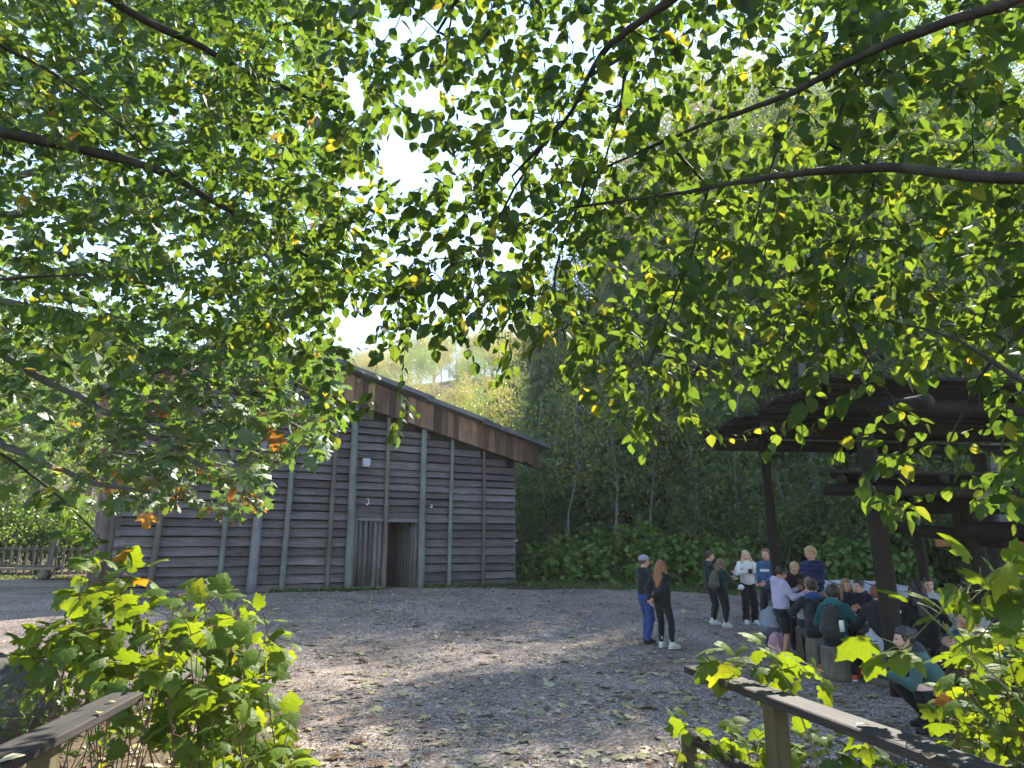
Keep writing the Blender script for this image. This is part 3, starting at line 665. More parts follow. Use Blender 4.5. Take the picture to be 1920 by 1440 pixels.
# ================================================================== leaf materials (per-leaf tint, sun glow too in the yellow one)
G_ = [(0, (.028,.064,.022)), (.45, (.044,.09,.026)), (.72, (.068,.118,.03)), (.96, (.14,.16,.035)), (.985, (.20,.18,.03)), (1, (.20,.13,.03))]
L_HAZEL = leafmat('hazel_leaf', G_, (2.35, 1.75, .5), .66, .015, veins=True)
L_MAPLE = leafmat('maple_leaf', [(0, (.045,.10,.035)), (.5, (.065,.135,.04)), (.85, (.10,.165,.04)), (.965, (.16,.17,.03)), (.98, (.26,.14,.02)), (1, (.23,.08,.02))], (2.2, 1.8, .5), .48, .08, rough=.5)
L_THIM = leafmat('thimbleberry_leaf', [(0, (.05,.095,.018)), (.6, (.08,.135,.022)), (.9, (.12,.165,.026)), (.985, (.24,.19,.02)), (1, (.22,.11,.03))], (3.0, 2.2, .35), .52, .018, veins=True, rough=.5)
L_BACK = leafmat('wood_leaf', [(0, (.06,.10,.028)), (.6, (.095,.145,.036)), (.9, (.135,.17,.042)), (1, (.19,.18,.045))], (1.8, 1.6, .6), .5, .05)
L_GOLD = leafmat('sunlit_yellow_leaf', [(0, (.17,.19,.05)), (.5, (.25,.235,.055)), (.85, (.33,.27,.06)), (1, (.36,.25,.06))], (1.5, 1.4, .8), .5, .05)  # sun glow of hillside and tall trees is put into this yellow
L_CEDAR = leafmat('cedar_spray', [(0, (.045,.08,.03)), (.5, (.105,.155,.055)), (1, (.19,.24,.075))], (1.3, 1.4, .7), .38, .06)
L_DEAD = leafmat('brown_maple_leaf', [(0, (.16,.06,.02)), (.5, (.26,.11,.03)), (1, (.42,.22,.04))], (1.6, 1.3, .6), .4, .06)
B_BARK = woodmat('dark_bark', [(.25, (.010,.009,.007)), (.5, (.028,.024,.019)), (.72, (.06,.055,.045)), (.85, (.16,.16,.14))], (5, 5, 1.2), 0, .6, moss=(.05,.06,.03))
B_GREY = woodmat('grey_bark', [(.25, (.07,.065,.06)), (.55, (.17,.165,.155)), (.8, (.3,.3,.29))], (4, 4, 2), 0, .5, moss=(.07,.09,.04))
B_CONIF = woodmat('conifer_bark', [(.25, (.04,.025,.018)), (.55, (.10,.066,.05)), (.8, (.17,.125,.10))], (9, 9, .5), 0, .7)
B_STEM = plain('stem', (.09,.05,.03), .8, .2, .2, 40, .4)
B_STEMG = plain('green_stem', (.14,.15,.06), .7, .2, 0, 40, .3)
def inside(px, py, poly):
    px = np.asarray(px); py = np.asarray(py); r = np.zeros(len(px), bool); n = len(poly)
    for i in range(n):
        x1, y1 = poly[i]; x2, y2 = poly[(i+1) % n]
        c = ((y1 > py) != (y2 > py)) & (px < (x2-x1)*(py-y1)/((y2-y1)+1e-9)+x1); r ^= c
    return r
def cloud(rng, n, poly, zf, dens=None):
    """n points of a crown: a crown seen through the outline poly, between the depths zf gives"""
    poly = np.array(poly, float); lo = poly.min(0); hi = poly.max(0); out = []
    while len(out) < n:
        q = rng.uniform(lo, hi, (n*2, 2)); m = inside(q[:,0], q[:,1], poly)
        if dens is not None: m &= rng.random(len(q)) < dens(q[:,0], q[:,1])
        for a, b in q[m]:
            z0, z1 = zf(a, b); out.append(at(a, b, z0+(z1-z0)*rng.random()))
            if len(out) >= n: break
    return np.array(out)
def finish_tree(name, O, g, lv, _, lmat, bark, label, cat='tree', group=None, extra=None, r0=.0022, rshow=0.0, e=2.25, smooth=True, rmax=9):
    O = np.array(O, float); T = empty(name, O, 0, label, cat, group)
    r = g.radii(r0=r0, e=e, rmax=rmax); mb = MB(); g.wood(mb, r, rshow); mb.v = [v-O for v in mb.v]; mb.build('trunk', bark, T, smooth)
    mb = MB()
    for (tp, P, Y, Z, S, var) in lv: mb.leaves(tp, P-O, Y, Z, S, var)
    mb.build('crown', lmat, T)
    return T
def varr(rng, n): return np.clip(rng.beta(2, 2.6, n)*.86+np.where(rng.random(n) < .012, .55, 0), 0, 1)
# ------------------------------------------------------------------ the two hazel/alder trees whose branches hang over the view
GAPS = [(775,110,52,95,.82),(835,45,75,60,.8),(735,330,38,90,.75),(745,445,55,75,.65),(640,300,40,50,.3),(700,600,110,75,.8),(880,660,110,70,.65),(760,250,40,110,.6),(1105,100,40,50,.5),(1410,170,150,170,.5),(1060,120,80,90,.35),(1430,545,32,32,.85),(1190,215,50,40,.4),(800,640,60,50,.35),(890,170,40,60,.35),(700,40,30,40,.5)]
def gapd(x, y):
    d = np.ones(len(x))
    for gx, gy, a, b, k in GAPS: d *= 1-k*np.exp(-(((x-gx)/a)**2+((y-gy)/b)**2)**1.5)
    return d
def right_tree():
    rng = np.random.default_rng(3); g = Growth(3)
    base = np.array([4.3, 1.6, 0.0]); top = np.array([4.9, 2.6, 6.8])
    tr = g.limb([base-[0,0,.2], base+[.05,.1,1.2], base+[.2,.3,3], top], [.16,.13,.10,.05])
    A = [at(2150,350,2.8), at(1920,336,2.9), at(1650,314,3.2), at(1450,332,3.5), at(1250,366,3.9), at(1060,392,4.4), at(980,425,4.8)]
    B = [at(2150,-90,3.0), at(1880,8,3.1), at(1640,92,3.4), at(1470,180,3.7), at(1280,250,4.2), at(1100,330,4.8)]
    C = [at(1500,-160,3.2), at(1250,6,3.6), at(1130,100,4.0), at(1060,225,4.4), at(960,330,5.0)]
    D = [at(1100,-260,3.6), at(900,-60,4.2), at(820,60,4.6)]
    E = [at(2180,820,2.6), at(1990,760,3.0), at(1800,640,3.3), at(1660,600,3.7)]
    Fm = [at(2200,560,2.8), at(2000,560,3.3), at(1850,690,3.6), at(1780,830,3.8)]
    for L, r in ((A,[.036,.026,.021,.016,.011,.008,.005]), (B,[.036,.026,.021,.016,.011,.008]), (C,[.035,.024,.017,.012,.007]), (D,[.03,.018,.008]), (E,[.02,.014,.009,.005]), (Fm,[.02,.012,.008,.005])):
        s = g.nearest(L[0]); s = tr[int(np.argmin([np.linalg.norm(np.array(g.P[i])-L[0]) for i in tr]))]
        g.limb([np.array(g.P[s])+(np.array(L[0])-np.array(g.P[s]))*.5]+L, [r[0]]+r, s)
    # drooping side branches seen against the light
    for L in ([at(1625,90,4.2), at(1590,170,4.1), at(1545,290,4.0)], [at(1650,318,4.0), at(1610,420,3.9), at(1580,540,3.8), at(1620,660,3.7), at(1680,760,3.6)],
              [at(1330,350,4.7), at(1300,460,4.5), at(1250,600,4.4), at(1200,720,4.3)], [at(1180,100,4.5), at(1150,250,4.5), at(1090,420,4.5)],
              [at(1050,230,5.0), at(950,380,4.9), at(880,560,4.9)], [at(1500,170,4.6), at(1440,330,4.4), at(1400,480,4.3)], [at(1080,395,5.2), at(1040,520,5.0), at(1060,640,4.9)]):
        g.limb(L, np.linspace(.011, .004, len(L)), g.nearest(L[0]))
    f = len(g.paths)
    poly = [(560,-60),(2010,-60),(2010,700),(1960,1010),(1850,960),(1760,900),(1690,1000),(1620,930),(1560,860),(1490,830),(1430,860),(1330,830),(1290,790),(1200,860),(1130,780),(1060,740),(1010,660),(930,720),(850,640),(800,660),(720,690),(690,620),(620,600),(560,520),(600,380),(590,200)]
    zf = lambda x, y: (3.7+.5*max(0, (1200-x)/700)-.4*max(0, (x-1200)/700), 6.6-1.2*max(0, (x-1200)/700)-.9*max(0, (y-500)/400))
    def dens(x, y):
        return gapd(x, y)*np.where(y > 640, .62, 1)*np.where((x > 1000)&(x < 1350)&(y > 600), .75, 1)*np.where(x > 1650, .8, 1)*np.where((x > 1300)&(x < 1850)&(y > 705)&(y < 900), .2, 1)*np.where((x < 700), .6, 1)
    tg = np.concatenate([cloud(rng, 3500, poly, zf, dens), cloud(rng, 620, [(560,-420),(2400,-420),(2400,900),(2020,900),(2010,-60),(560,-60)], lambda x, y: (3.4, 5.4))]); g.grow(tg, .07, .07, .0016, .05)
    P, Y, Z, S = twig_leaves(g, .05, .09, rng, f, .9, .6, .85, .012, limit=.42)
    keep = rng.random(len(P)) < .93; P, Y, Z, S = P[keep], Y[keep], Z[keep], S[keep]
    return finish_tree('hazel_tree', base, g, [(T_HAZEL, P, Y, Z, S, np.clip(varr(rng, len(P))+g.twv[keep], 0, .97))], None, L_HAZEL, B_BARK, 'big leafy tree at right with mossy limbs arching over the clearing', r0=.0014, e=2.5, rmax=.16)
right_tree()
def left_tree():
    rng = np.random.default_rng(5); g = Growth(5)
    base = np.array([-5.6, 3.4, -.1]); tr = g.limb([base-[0,0,.2], base+[0,.1,1.5], base+[.3,.3,3.4], base+[.4,.6,7]], [.19,.15,.12,.05])
    L1 = [at(-160,210,4.6), at(0,246,4.8), at(270,312,5.2), at(480,424,5.6), at(600,492,5.9), at(740,545,6.2)]
    L2 = [at(60,-120,4.4), at(215,5,4.8), at(400,100,5.2), at(480,142,5.4), at(640,212,5.7), at(690,245,5.8)]
    L3 = [at(-140,40,4.6), at(0,85,4.9), at(160,180,5.2), at(330,330,5.5)]
    L4 = [at(-150,560,4.4), at(0,525,4.7), at(165,515,5.0)]
    L5 = [at(-160,760,4.8), at(0,850,5.2), at(110,930,5.5), at(190,1010,5.8)]
    for L, r in ((L1,[.05,.042,.032,.022,.014,.006]), (L2,[.045,.032,.024,.018,.011,.006]), (L3,[.02,.014,.009,.005]), (L4,[.018,.012,.006]), (L5,[.016,.011,.008,.004])):
        s = tr[int(np.argmin([np.linalg.norm(np.array(g.P[i])-L[0]) for i in tr]))]
        g.limb([np.array(g.P[s])+(np.array(L[0])-np.array(g.P[s]))*.5]+L, [r[0]]+r, s)
    f = len(g.paths)
    poly = [(-60,-60),(620,-60),(650,200),(790,420),(800,560),(760,680),(700,640),(600,640),(560,740),(480,690),(330,640),(300,800),(220,700),(120,640),(-60,680)]
    def dens(x, y): return gapd(x, y)*np.where((x < 420)&(y > 330), .45, 1)*np.where(x < 380, .6, 1)
    tg = np.concatenate([cloud(rng, 1400, poly, lambda x, y: (4.6, 7.6), dens), cloud(rng, 420, [(-450,-420),(620,-420),(620,-60),(-60,-60),(-60,700),(-450,700)], lambda x, y: (4.4, 7.0))]); g.grow(tg, .08, .06, .0016, .05)
    tg = np.concatenate([cloud(rng, 34, [(560,650),(700,640),(800,760),(830,850),(780,860),(700,800),(640,860),(600,880),(560,760)], lambda x, y: (4.6, 5.6)), cloud(rng, 20, [(0,560),(160,560),(300,700),(180,780),(40,720)], lambda x, y: (3.4, 4.6)),
                         cloud(rng, 16, [(20,880),(130,920),(210,1010),(190,1050),(90,980)], lambda x, y: (4.9, 5.6))]); g.grow(tg, .07, .02, .0016, .05)
    P, Y, Z, S = twig_leaves(g, .05, .084, rng, f, .9, .55, .75, .012, limit=.42)
    return finish_tree('hazel_tree', base, g, [(T_HAZEL, P, Y, Z, S, np.clip(varr(rng, len(P))+g.twv, 0, .97))], None, L_HAZEL, B_BARK, 'leafy tree at left whose thin dark limbs slope down to the right', r0=.0014, e=2.5, rmax=.19)
left_tree()
# ------------------------------------------------------------------ bigleaf maple in front of the longhouse
def maple():
    rng = np.random.default_rng(8); g = Growth(8)
    base = np.array([-9.6, 9.2, -.1]); tr = g.limb([base-[0,0,.2], base+[.1,0,2], base+[.4,.2,4.5], base+[.3,.6,8], base+[.6,1,11]], [.28,.23,.19,.13,.05])
    Ls = [[at(-60,640,9), at(60,700,8.8), at(250,800,8.6), at(420,900,8.4), at(490,960,8.2)], [at(-60,560,9.2), at(120,600,9.2), at(330,680,9.0), at(520,780,8.6), at(610,830,8.4)],
          [at(-40,420,9.6), at(150,380,9.6), at(330,370,9.4), at(500,480,9.2), at(600,620,9)], [at(-20,250,9.8), at(120,160,9.6), at(300,80,9.4), at(480,60,9.2)],
          [at(0,100,10), at(60,-40,10)], [at(-80,800,8.6), at(60,860,8.6), at(180,905,8.5), at(330,930,8.4)], [at(-40,350,10), at(200,300,9.8), at(420,260,9.6), at(560,330,9.5)]]
    for L in Ls:
        s = tr[int(np.argmin([np.linalg.norm(np.array(g.P[i])-(L[0]+[0,0,-.8])) for i in tr]))]
        g.limb([np.array(g.P[s])+(np.array(L[0])-np.array(g.P[s]))*.5]+L, np.linspace(.075, .012, len(L)+1), s)
    f = len(g.paths)
    poly = [(-100,-80),(560,-80),(640,250),(660,470),(600,590),(640,700),(640,800),(600,850),(520,860),(500,930),(470,985),(400,960),(300,950),(210,955),(120,930),(40,960),(-100,900)]
    def dens(x, y): return gapd(x, y)*np.where((y < 560), .72, 1)*np.where((x < 200)&(y > 820), .35, 1)*np.where((x < 220)&(np.abs(y-720) < 70), .6, 1)
    tg = np.concatenate([cloud(rng, 2500, poly, lambda x, y: (7.4, 11.0), dens), cloud(rng, 420, [(-450,-420),(560,-420),(560,-80),(-100,-80),(-100,900),(-450,900)], lambda x, y: (7.4, 11.0))]); g.grow(tg, .16, .04, .0028, .05)
    P, Y, Z, S = twig_leaves(g, .10, .155, rng, f, .85, .42, .55, .06, limit=.62)
    v = varr(rng, len(P)); v[rng.random(len(v)) < .015] = .97
    T = finish_tree('maple_tree', base, g, [(T_MAPLE, P, Y, Z, S, v)], None, L_MAPLE, B_GREY, 'maple tree with lobed leaves and brown seed clusters before the longhouse wall', r0=.0024, e=2.45, rmax=.28)
    # dry seed bunches and dead leaves
    mb = MB(); q = cloud(rng, 34, [(100,860),(300,900),(460,900),(480,960),(300,940),(140,920)], lambda x, y: (8.0, 8.7)); q2 = cloud(rng, 16, [(480,720),(620,780),(600,840),(440,840)], lambda x, y: (8.2, 8.9)); q3 = cloud(rng, 26, poly, lambda x, y: (8, 10.5))
    C = np.concatenate([q, q2, q3]); C = np.array([g.P[g.nearest(c)] for c in C]); n = 9
    P = np.repeat(C, n, 0)+rng.normal(size=(len(C)*n, 3))*.05; Y = unit(rng.normal(size=P.shape)+[0,0,-1.2]); Z = unit(rng.normal(size=P.shape))
    mb.leaves(T_QUAD, P-base, Y, Z, .06*rng.uniform(.6, 1.3, len(P)), rng.random(len(P)))
    C = np.array([at(275,962,8.1), at(232,882,8.3), at(436,914,8.0), at(385,760,8.4), at(300,760,8.4), at(520,815,8.3)])
    mb.leaves(T_MAPLE, C-base, unit(rng.normal(size=C.shape)*.3+[0,0,-1]), unit(rng.normal(size=C.shape)*.4+[.2,-1,.2]), .21, np.array([.95,.9,.5,.8,.4,.7])); mb.build('dry_seeds_and_leaves', L_DEAD, T)
maple()
# ------------------------------------------------------------------ thimbleberry bushes
def bush(name, O, targets, stems, label, rng, leaf=.15, tpl=T_THIMBLE, mat=None, spacing=.16, frac=.6, droop=.55, tilt=.4, group=None, r0=.003, limit=.5, cat='bush', stemmat=None, arch=.12):
    g = Growth(int(rng.integers(1e6))); O = np.array(O, float)
    for s in stems:
        s = np.array(s, float); L = np.linalg.norm(s[1]-s[0]); k = (s[0]+s[1])/2+rng.normal(size=3)*.06*L
        g._path(np.array([s[0]*(1-t)**2+2*t*(1-t)*k+s[1]*t*t for t in np.linspace(0, 1, 9)]), np.linspace(.006, .004, 9), None)
    g.grow(targets, .08, arch, r0, .06, maxlen=2.0)
    P, Y, Z, S = twig_leaves(g, spacing, leaf, rng, 0, frac, tilt, droop, .05, limit=limit)
    T = empty(name, O, 0, label, cat, group); r = g.radii(r0=.0022, e=2.6, rmax=.012); mb = MB(); g.wood(mb, r); mb.v = [v-O for v in mb.v]; mb.build('stems', stemmat or B_STEM, T)
    mb = MB(); mb.leaves(tpl, P-O, Y, Z, S, varr(rng, len(P))); mb.build('foliage', mat or L_THIM, T); return T
def ground_stems(rng, pts, n, spread=.25):
    st = []
    for _ in range(n):
        p = pts[rng.integers(len(pts))]; b = np.array([p[0]+rng.normal()*spread, p[1]+rng.normal()*spread, 0]); b[2] = float(gz(b[0], b[1])); st.append((b, p*.85+b*.15))
    return st
def front_bushes():
    rng = np.random.default_rng(21)
    # left: tall cluster and spreading mass
    poly = [(130,1090),(170,1050),(230,1030),(290,1080),(250,1130),(330,1090),(430,1095),(520,1160),(545,1200),(500,1280),(545,1330),(560,1440),(330,1440),(280,1290),(60,1250),(30,1200),(120,1130)]
    t1 = cloud(rng, 480, poly, lambda x, y: (4.5+.5*max(0,(330-x)/330), 6.2))
    bush('thimbleberry_bush', (-2.4, 4.8, 0), t1, ground_stems(rng, t1, 60), 'sunlit yellow green thimbleberry bush beside the left handrail', rng, .145, spacing=.14, frac=.5, limit=.3)
    poly = [(-60,1330),(60,1260),(250,1230),(330,1290),(200,1330),(60,1440),(-60,1440)]
    t2 = cloud(rng, 200, [(-80,1240),(120,1230),(330,1260),(300,1400),(120,1480),(-80,1480)], lambda x, y: (4.9, 7.0)); t2 = t2[t2[:,2] > -.1]
    bush('undergrowth_bush', (-3.6, 4.6, -.1), t2, ground_stems(rng, t2, 40), 'low dark green bush behind the left handrail', rng, .085, T_ALDER, L_BACK, .07, .7, limit=.35)
    t3 = cloud(rng, 140, [(280,1440),(560,1440),(600,1500),(250,1500)], lambda x, y: (3.2, 4.6))
    # right: big mass and the sprig over the handrail
    poly = [(1770,1230),(1830,1180),(1930,1110),(2020,1030),(2050,1460),(1900,1460),(1770,1390),(1760,1300)]
    t4 = cloud(rng, 460, poly, lambda x, y: (3.5, 5.2)); t4 = t4[t4[:,2] > .1]
    bush('thimbleberry_bush', (2.6, 3.3, 0), t4, ground_stems(rng, t4, 50), 'dense leafy thimbleberry bush filling the lower right corner', rng, .105, spacing=.12, frac=.6, limit=.3, tilt=.5)
    sp = cloud(rng, 34, [(1345,1215),(1420,1195),(1545,1235),(1560,1270),(1470,1290),(1350,1260)], lambda x, y: (4.3, 4.8))
    st = [(np.array([2.0, 4.7, .0]), at(1440, 1210, 4.5))]
    bush('thimbleberry_sprig', (2.0, 4.7, 0), sp, st, 'broad leaved green sprig poking up over the right handrail', rng, .15, spacing=.13, frac=.5, stemmat=B_STEMG, cat='plant', limit=.25)
    t5 = cloud(rng, 120, [(1270,1350),(1400,1340),(1620,1370),(1720,1460),(1280,1470)], lambda x, y: (4.3, 5.4)); t5 = t5[t5[:,2] > .05]
    bush('undergrowth_bush', (1.9, 4.8, 0), t5, ground_stems(rng, t5, 24), 'low green bush growing underneath the right handrail', rng, .11, spacing=.12, frac=.6, limit=.3)
    # arching leafy cane high in the right foreground
    cane = [(np.array([3.4, 3.2, .0]), at(1720, 1130, 3.3))]
    t6 = np.concatenate([cloud(rng, 26, [(1720,1130),(1800,1080),(1930,1020),(1950,1090),(1830,1110),(1740,1170)], lambda x, y: (2.9, 3.5)), cloud(rng, 8, [(1640,1190),(1720,1170),(1730,1230),(1650,1230)], lambda x, y: (3.2, 3.5))])
    bush('thimbleberry_sprig', (3.3, 3.2, 0), t6, cane, 'arching leafy cane reaching in from the right edge before the seated group', rng, .14, spacing=.12, frac=.6, stemmat=B_STEMG, cat='plant', limit=.3)
front_bushes()
def hedge():
    rng = np.random.default_rng(33)
    spots = [(1010,1085,26.0,1.7),(1060,1085,25.6,1.9),(1115,1085,25.2,2.1),(1170,1090,24.8,2.3),(1225,1090,24.6,2.3),(1280,1092,24.2,2.0),(1335,1092,24.0,1.9),(1395,1092,23.6,1.8),(1570,1095,22.2,2.1),(1625,1095,22,2.2),(1690,1100,21.6,2.0)]
    for i, (px, py, zc, h) in enumerate(spots):
        c = at(px, py, zc); c[2] = float(gz(c[0], c[1])); n = 210
        q = unit(rng.normal(size=(n, 3)))*rng.uniform(.35, 1, (n, 1))**.4; q[:,2] = np.abs(q[:,2])
        t = c+q*np.array([1.0, .9, h])*1.0+[0,0,.08]
        st = ground_stems(rng, t, 24, .15)
        where = ['against the longhouse side of the woods','second along from the longhouse corner','with its top under the drooping cedar','just left of the person in a pale cap','directly behind the auburn haired person','in the open gap between the two standing groups','behind the wearer of the khaki backpack','behind the white fleece','behind the boy in the puffer jacket','behind the pale slab platform','right of the pale slab platform'][i]
        bush('thimbleberry_shrub', c, t, st, 'shade green broad leaved shrub '+where, rng, .19, spacing=.16, frac=.7, droop=.7, tilt=.45, group='broad leaved shrubs along the back of the clearing', mat=L_THIM2, cat='shrub', limit=.5)
L_THIM2 = leafmat('shade_thimbleberry_leaf', [(0, (.09,.16,.035)), (.6, (.13,.21,.045)), (.95, (.18,.24,.05)), (1, (.22,.21,.05))], (1.4, 1.3, .5), .4, .03, rough=.5)  # paler copy of the bush leaf, lifted to offset the deep shade
hedge()
# ------------------------------------------------------------------ conifers and broadleaf trees of the wood, made once, then copied
def conifer_proto(seed, H=17.0, Rb=3.2, nb=120, z0=.6):
    rng = np.random.default_rng(seed); mbt = MB(); z = np.linspace(-.3, H, 14); mbt.tube(np.stack([.05*np.sin(z*.5), .05*np.cos(z*.4), z], 1), .24*(1-z/H*.93)+.02, 10, rough=.03)
    LP=[];LY=[];LZ=[];LS=[]
    for k in range(nb):
        zz = z0+(H-z0)*(k/nb)**.9; L = Rb*(1-(zz/H))**.75*rng.uniform(.7, 1.1)+.25; a = k*2.399+rng.normal()*.3
        d = np.array([math.cos(a), math.sin(a), 0]); n = max(5, int(L/.16)); t = np.linspace(0, 1, n)
        br = np.array([0,0,zz])+d[None]*(t*L)[:, None]+np.array([0,0,1.])[None]*(-.62*L*t**1.4*.8+.22*L*t**3.2)[:, None]
        mbt.tube(br, np.linspace(.035*L/3+.006, .004, n), 4, cap=False)
        tang = unit(np.gradient(br, axis=0)); side = np.array([-d[1], d[0], 0])
        for s in (-1, 1):
            for rep in range(5):
                m = t > .12
                p = br[m]+rng.normal(size=(m.sum(), 3))*.03; y = unit(tang[m]*.55+s*side*rng.uniform(.3, 1.0, (m.sum(), 1))+np.array([0,0,-1])*rng.uniform(.4, 1.5, (m.sum(), 1)))
                LP.append(p); LY.append(y); LZ.append(unit(rng.normal(size=p.shape)*.45+[0,0,.6]+d*.4)); LS.append(np.clip(.78*np.sin(np.pi*(.12+.82*t[m]))*(.5+L/4), .2, .75)*rng.uniform(.6, 1.15, m.sum()))
    P=np.concatenate(LP);Y=np.concatenate(LY);Z=np.concatenate(LZ);S=np.concatenate(LS)
    mbl = MB(); mbl.leaves(T_SPRAY, P, Y, Z, S, rng.random(len(P)))
    return mbt.mesh('cedar_trunk', B_CONIF, True), mbl.mesh('cedar_crown', L_CEDAR)
def spray():
    V=[[0,0,0]];Fs=[];k=0; tri=[]
    V=[];
    for i,(y,l,s) in enumerate([(0.05,.30,1),(.12,.33,-1),(.25,.34,1),(.33,.33,-1),(.46,.28,1),(.55,.26,-1),(.68,.2,1),(.76,.17,-1)]):
        b=len(V); V += [[0,y,0],[0,y+.09,0],[s*l,y+l*.75,-.10*l]]; tri.append([b,b+1,b+2] if s<0 else [b,b+2,b+1])
    b=len(V); V += [[-.022,0,0],[.022,0,0],[0,1,-.1]]; tri.append([b,b+1,b+2]); return np.array(V), [np.array(tri)]
T_SPRAY = spray()
def broad_proto(seed, H=14, crown=(3.2, 3.2, 5.0), zc=8.5, nt=330, leaf=.17, per=26, mat=None, lean=0, clump=.42, bark=None, tr=.17):
    rng = np.random.default_rng(seed); g = Growth(seed); top = np.array([lean+rng.normal()*.4, rng.normal()*.4, zc+crown[2]*.7])
    g.limb([(0,0,-.3), (rng.normal()*.1, rng.normal()*.1, zc*.4), (lean*.6+rng.normal()*.2, rng.normal()*.2, zc*.8), top], [tr, tr*.8, tr*.55, .03])
    lob = [unit(rng.normal(size=3))*np.array(crown)*rng.uniform(.35, .8) for _ in range(9)]
    T=[]
    for _ in range(nt):
        c = lob[rng.integers(9)]; q = c+rng.normal(size=3)*np.array(crown)*.27; T.append(q+[lean, 0, zc])
    T=np.array(T); g.grow(T, .5, .08, .008, .06)
    r = g.radii(r0=.006, e=2.3, rmax=tr); mbt = MB(); g.wood(mbt, r, .006)
    n=len(T)*per; P=np.repeat(T, per, 0)+rng.normal(size=(n,3))*clump*np.array([1,1,.7]); Y=unit(rng.normal(size=(n,3))+[0,0,-.6]); Z=unit(rng.normal(size=(n,3))*.7+[0,0,.7])
    mbl=MB(); cl=np.repeat(rng.normal(size=len(T))*.12, per); mbl.leaves(T_QUAD, P, Y, Z, leaf*rng.uniform(.6,1.3,n), np.clip(varr(rng,n)+cl, 0, 1))
    return mbt.mesh('wood_trunk', bark or B_GREY, True), mbl.mesh('wood_crown', mat or L_BACK)
def plant(name, proto, x, y, rz, sc, label, group, cat='tree'):
    T = empty(name, (x, y, float(gz(x, y))), rz, label, cat, group); T.scale = (sc, sc, sc) if np.isscalar(sc) else tuple(sc)
    for n_, me in zip(('trunk', 'crown'), proto): link(bpy.data.objects.new(n_, me), T)
    return T
CED = [conifer_proto(41), conifer_proto(42, 15, 3.0, 105), conifer_proto(43, 19, 3.6, 130)]
GRN = [broad_proto(51), broad_proto(52, crown=(2.8,2.8,4.2), zc=7), broad_proto(53, crown=(3.6,3.4,5.4), zc=9)]
SHR = [broad_proto(61, crown=(1.9,1.8,1.7), zc=1.7, nt=150, leaf=.14, per=24, clump=.3, tr=.05), broad_proto(62, crown=(1.6,1.6,2.4), zc=2.4, nt=150, leaf=.14, per=24, clump=.32, tr=.06)]
GLD = [broad_proto(71, mat=L_GOLD, crown=(2.6,2.6,4.6), zc=8), broad_proto(72, mat=L_GOLD, crown=(3,3,5), zc=8.5)]
def tall_proto(seed, mat, zc=17, crown=(4.2,4.2,9.5), nt=620, leaf=.15, per=30): return broad_proto(seed, zc=zc, crown=crown, nt=nt, leaf=leaf, per=per, mat=mat, clump=.55, bark=B_GREY, tr=.26)
L_LITE = leafmat('sunny_leaf', [(0, (.07,.13,.03)), (.6, (.11,.18,.04)), (.95, (.17,.21,.05)), (1, (.24,.2,.05))], (1.9, 1.7, .6), .5, .04)  # brighter copy of the wood leaf, sunlight put into the colour
TGL = [tall_proto(81, L_GOLD), tall_proto(82, L_GOLD, 15, (3.8,3.8,8.5))]
TGR = [tall_proto(83, L_LITE), tall_proto(84, L_LITE, 14, (4.4,4.2,8.0))]
LIT = [broad_proto(85, mat=L_LITE), broad_proto(86, mat=L_LITE, crown=(3.4,3.4,5.2), zc=8.5)]
SHL = [broad_proto(87, crown=(1.9,1.8,1.7), zc=1.7, nt=150, leaf=.14, per=24, clump=.3, tr=.05, mat=L_LITE)]
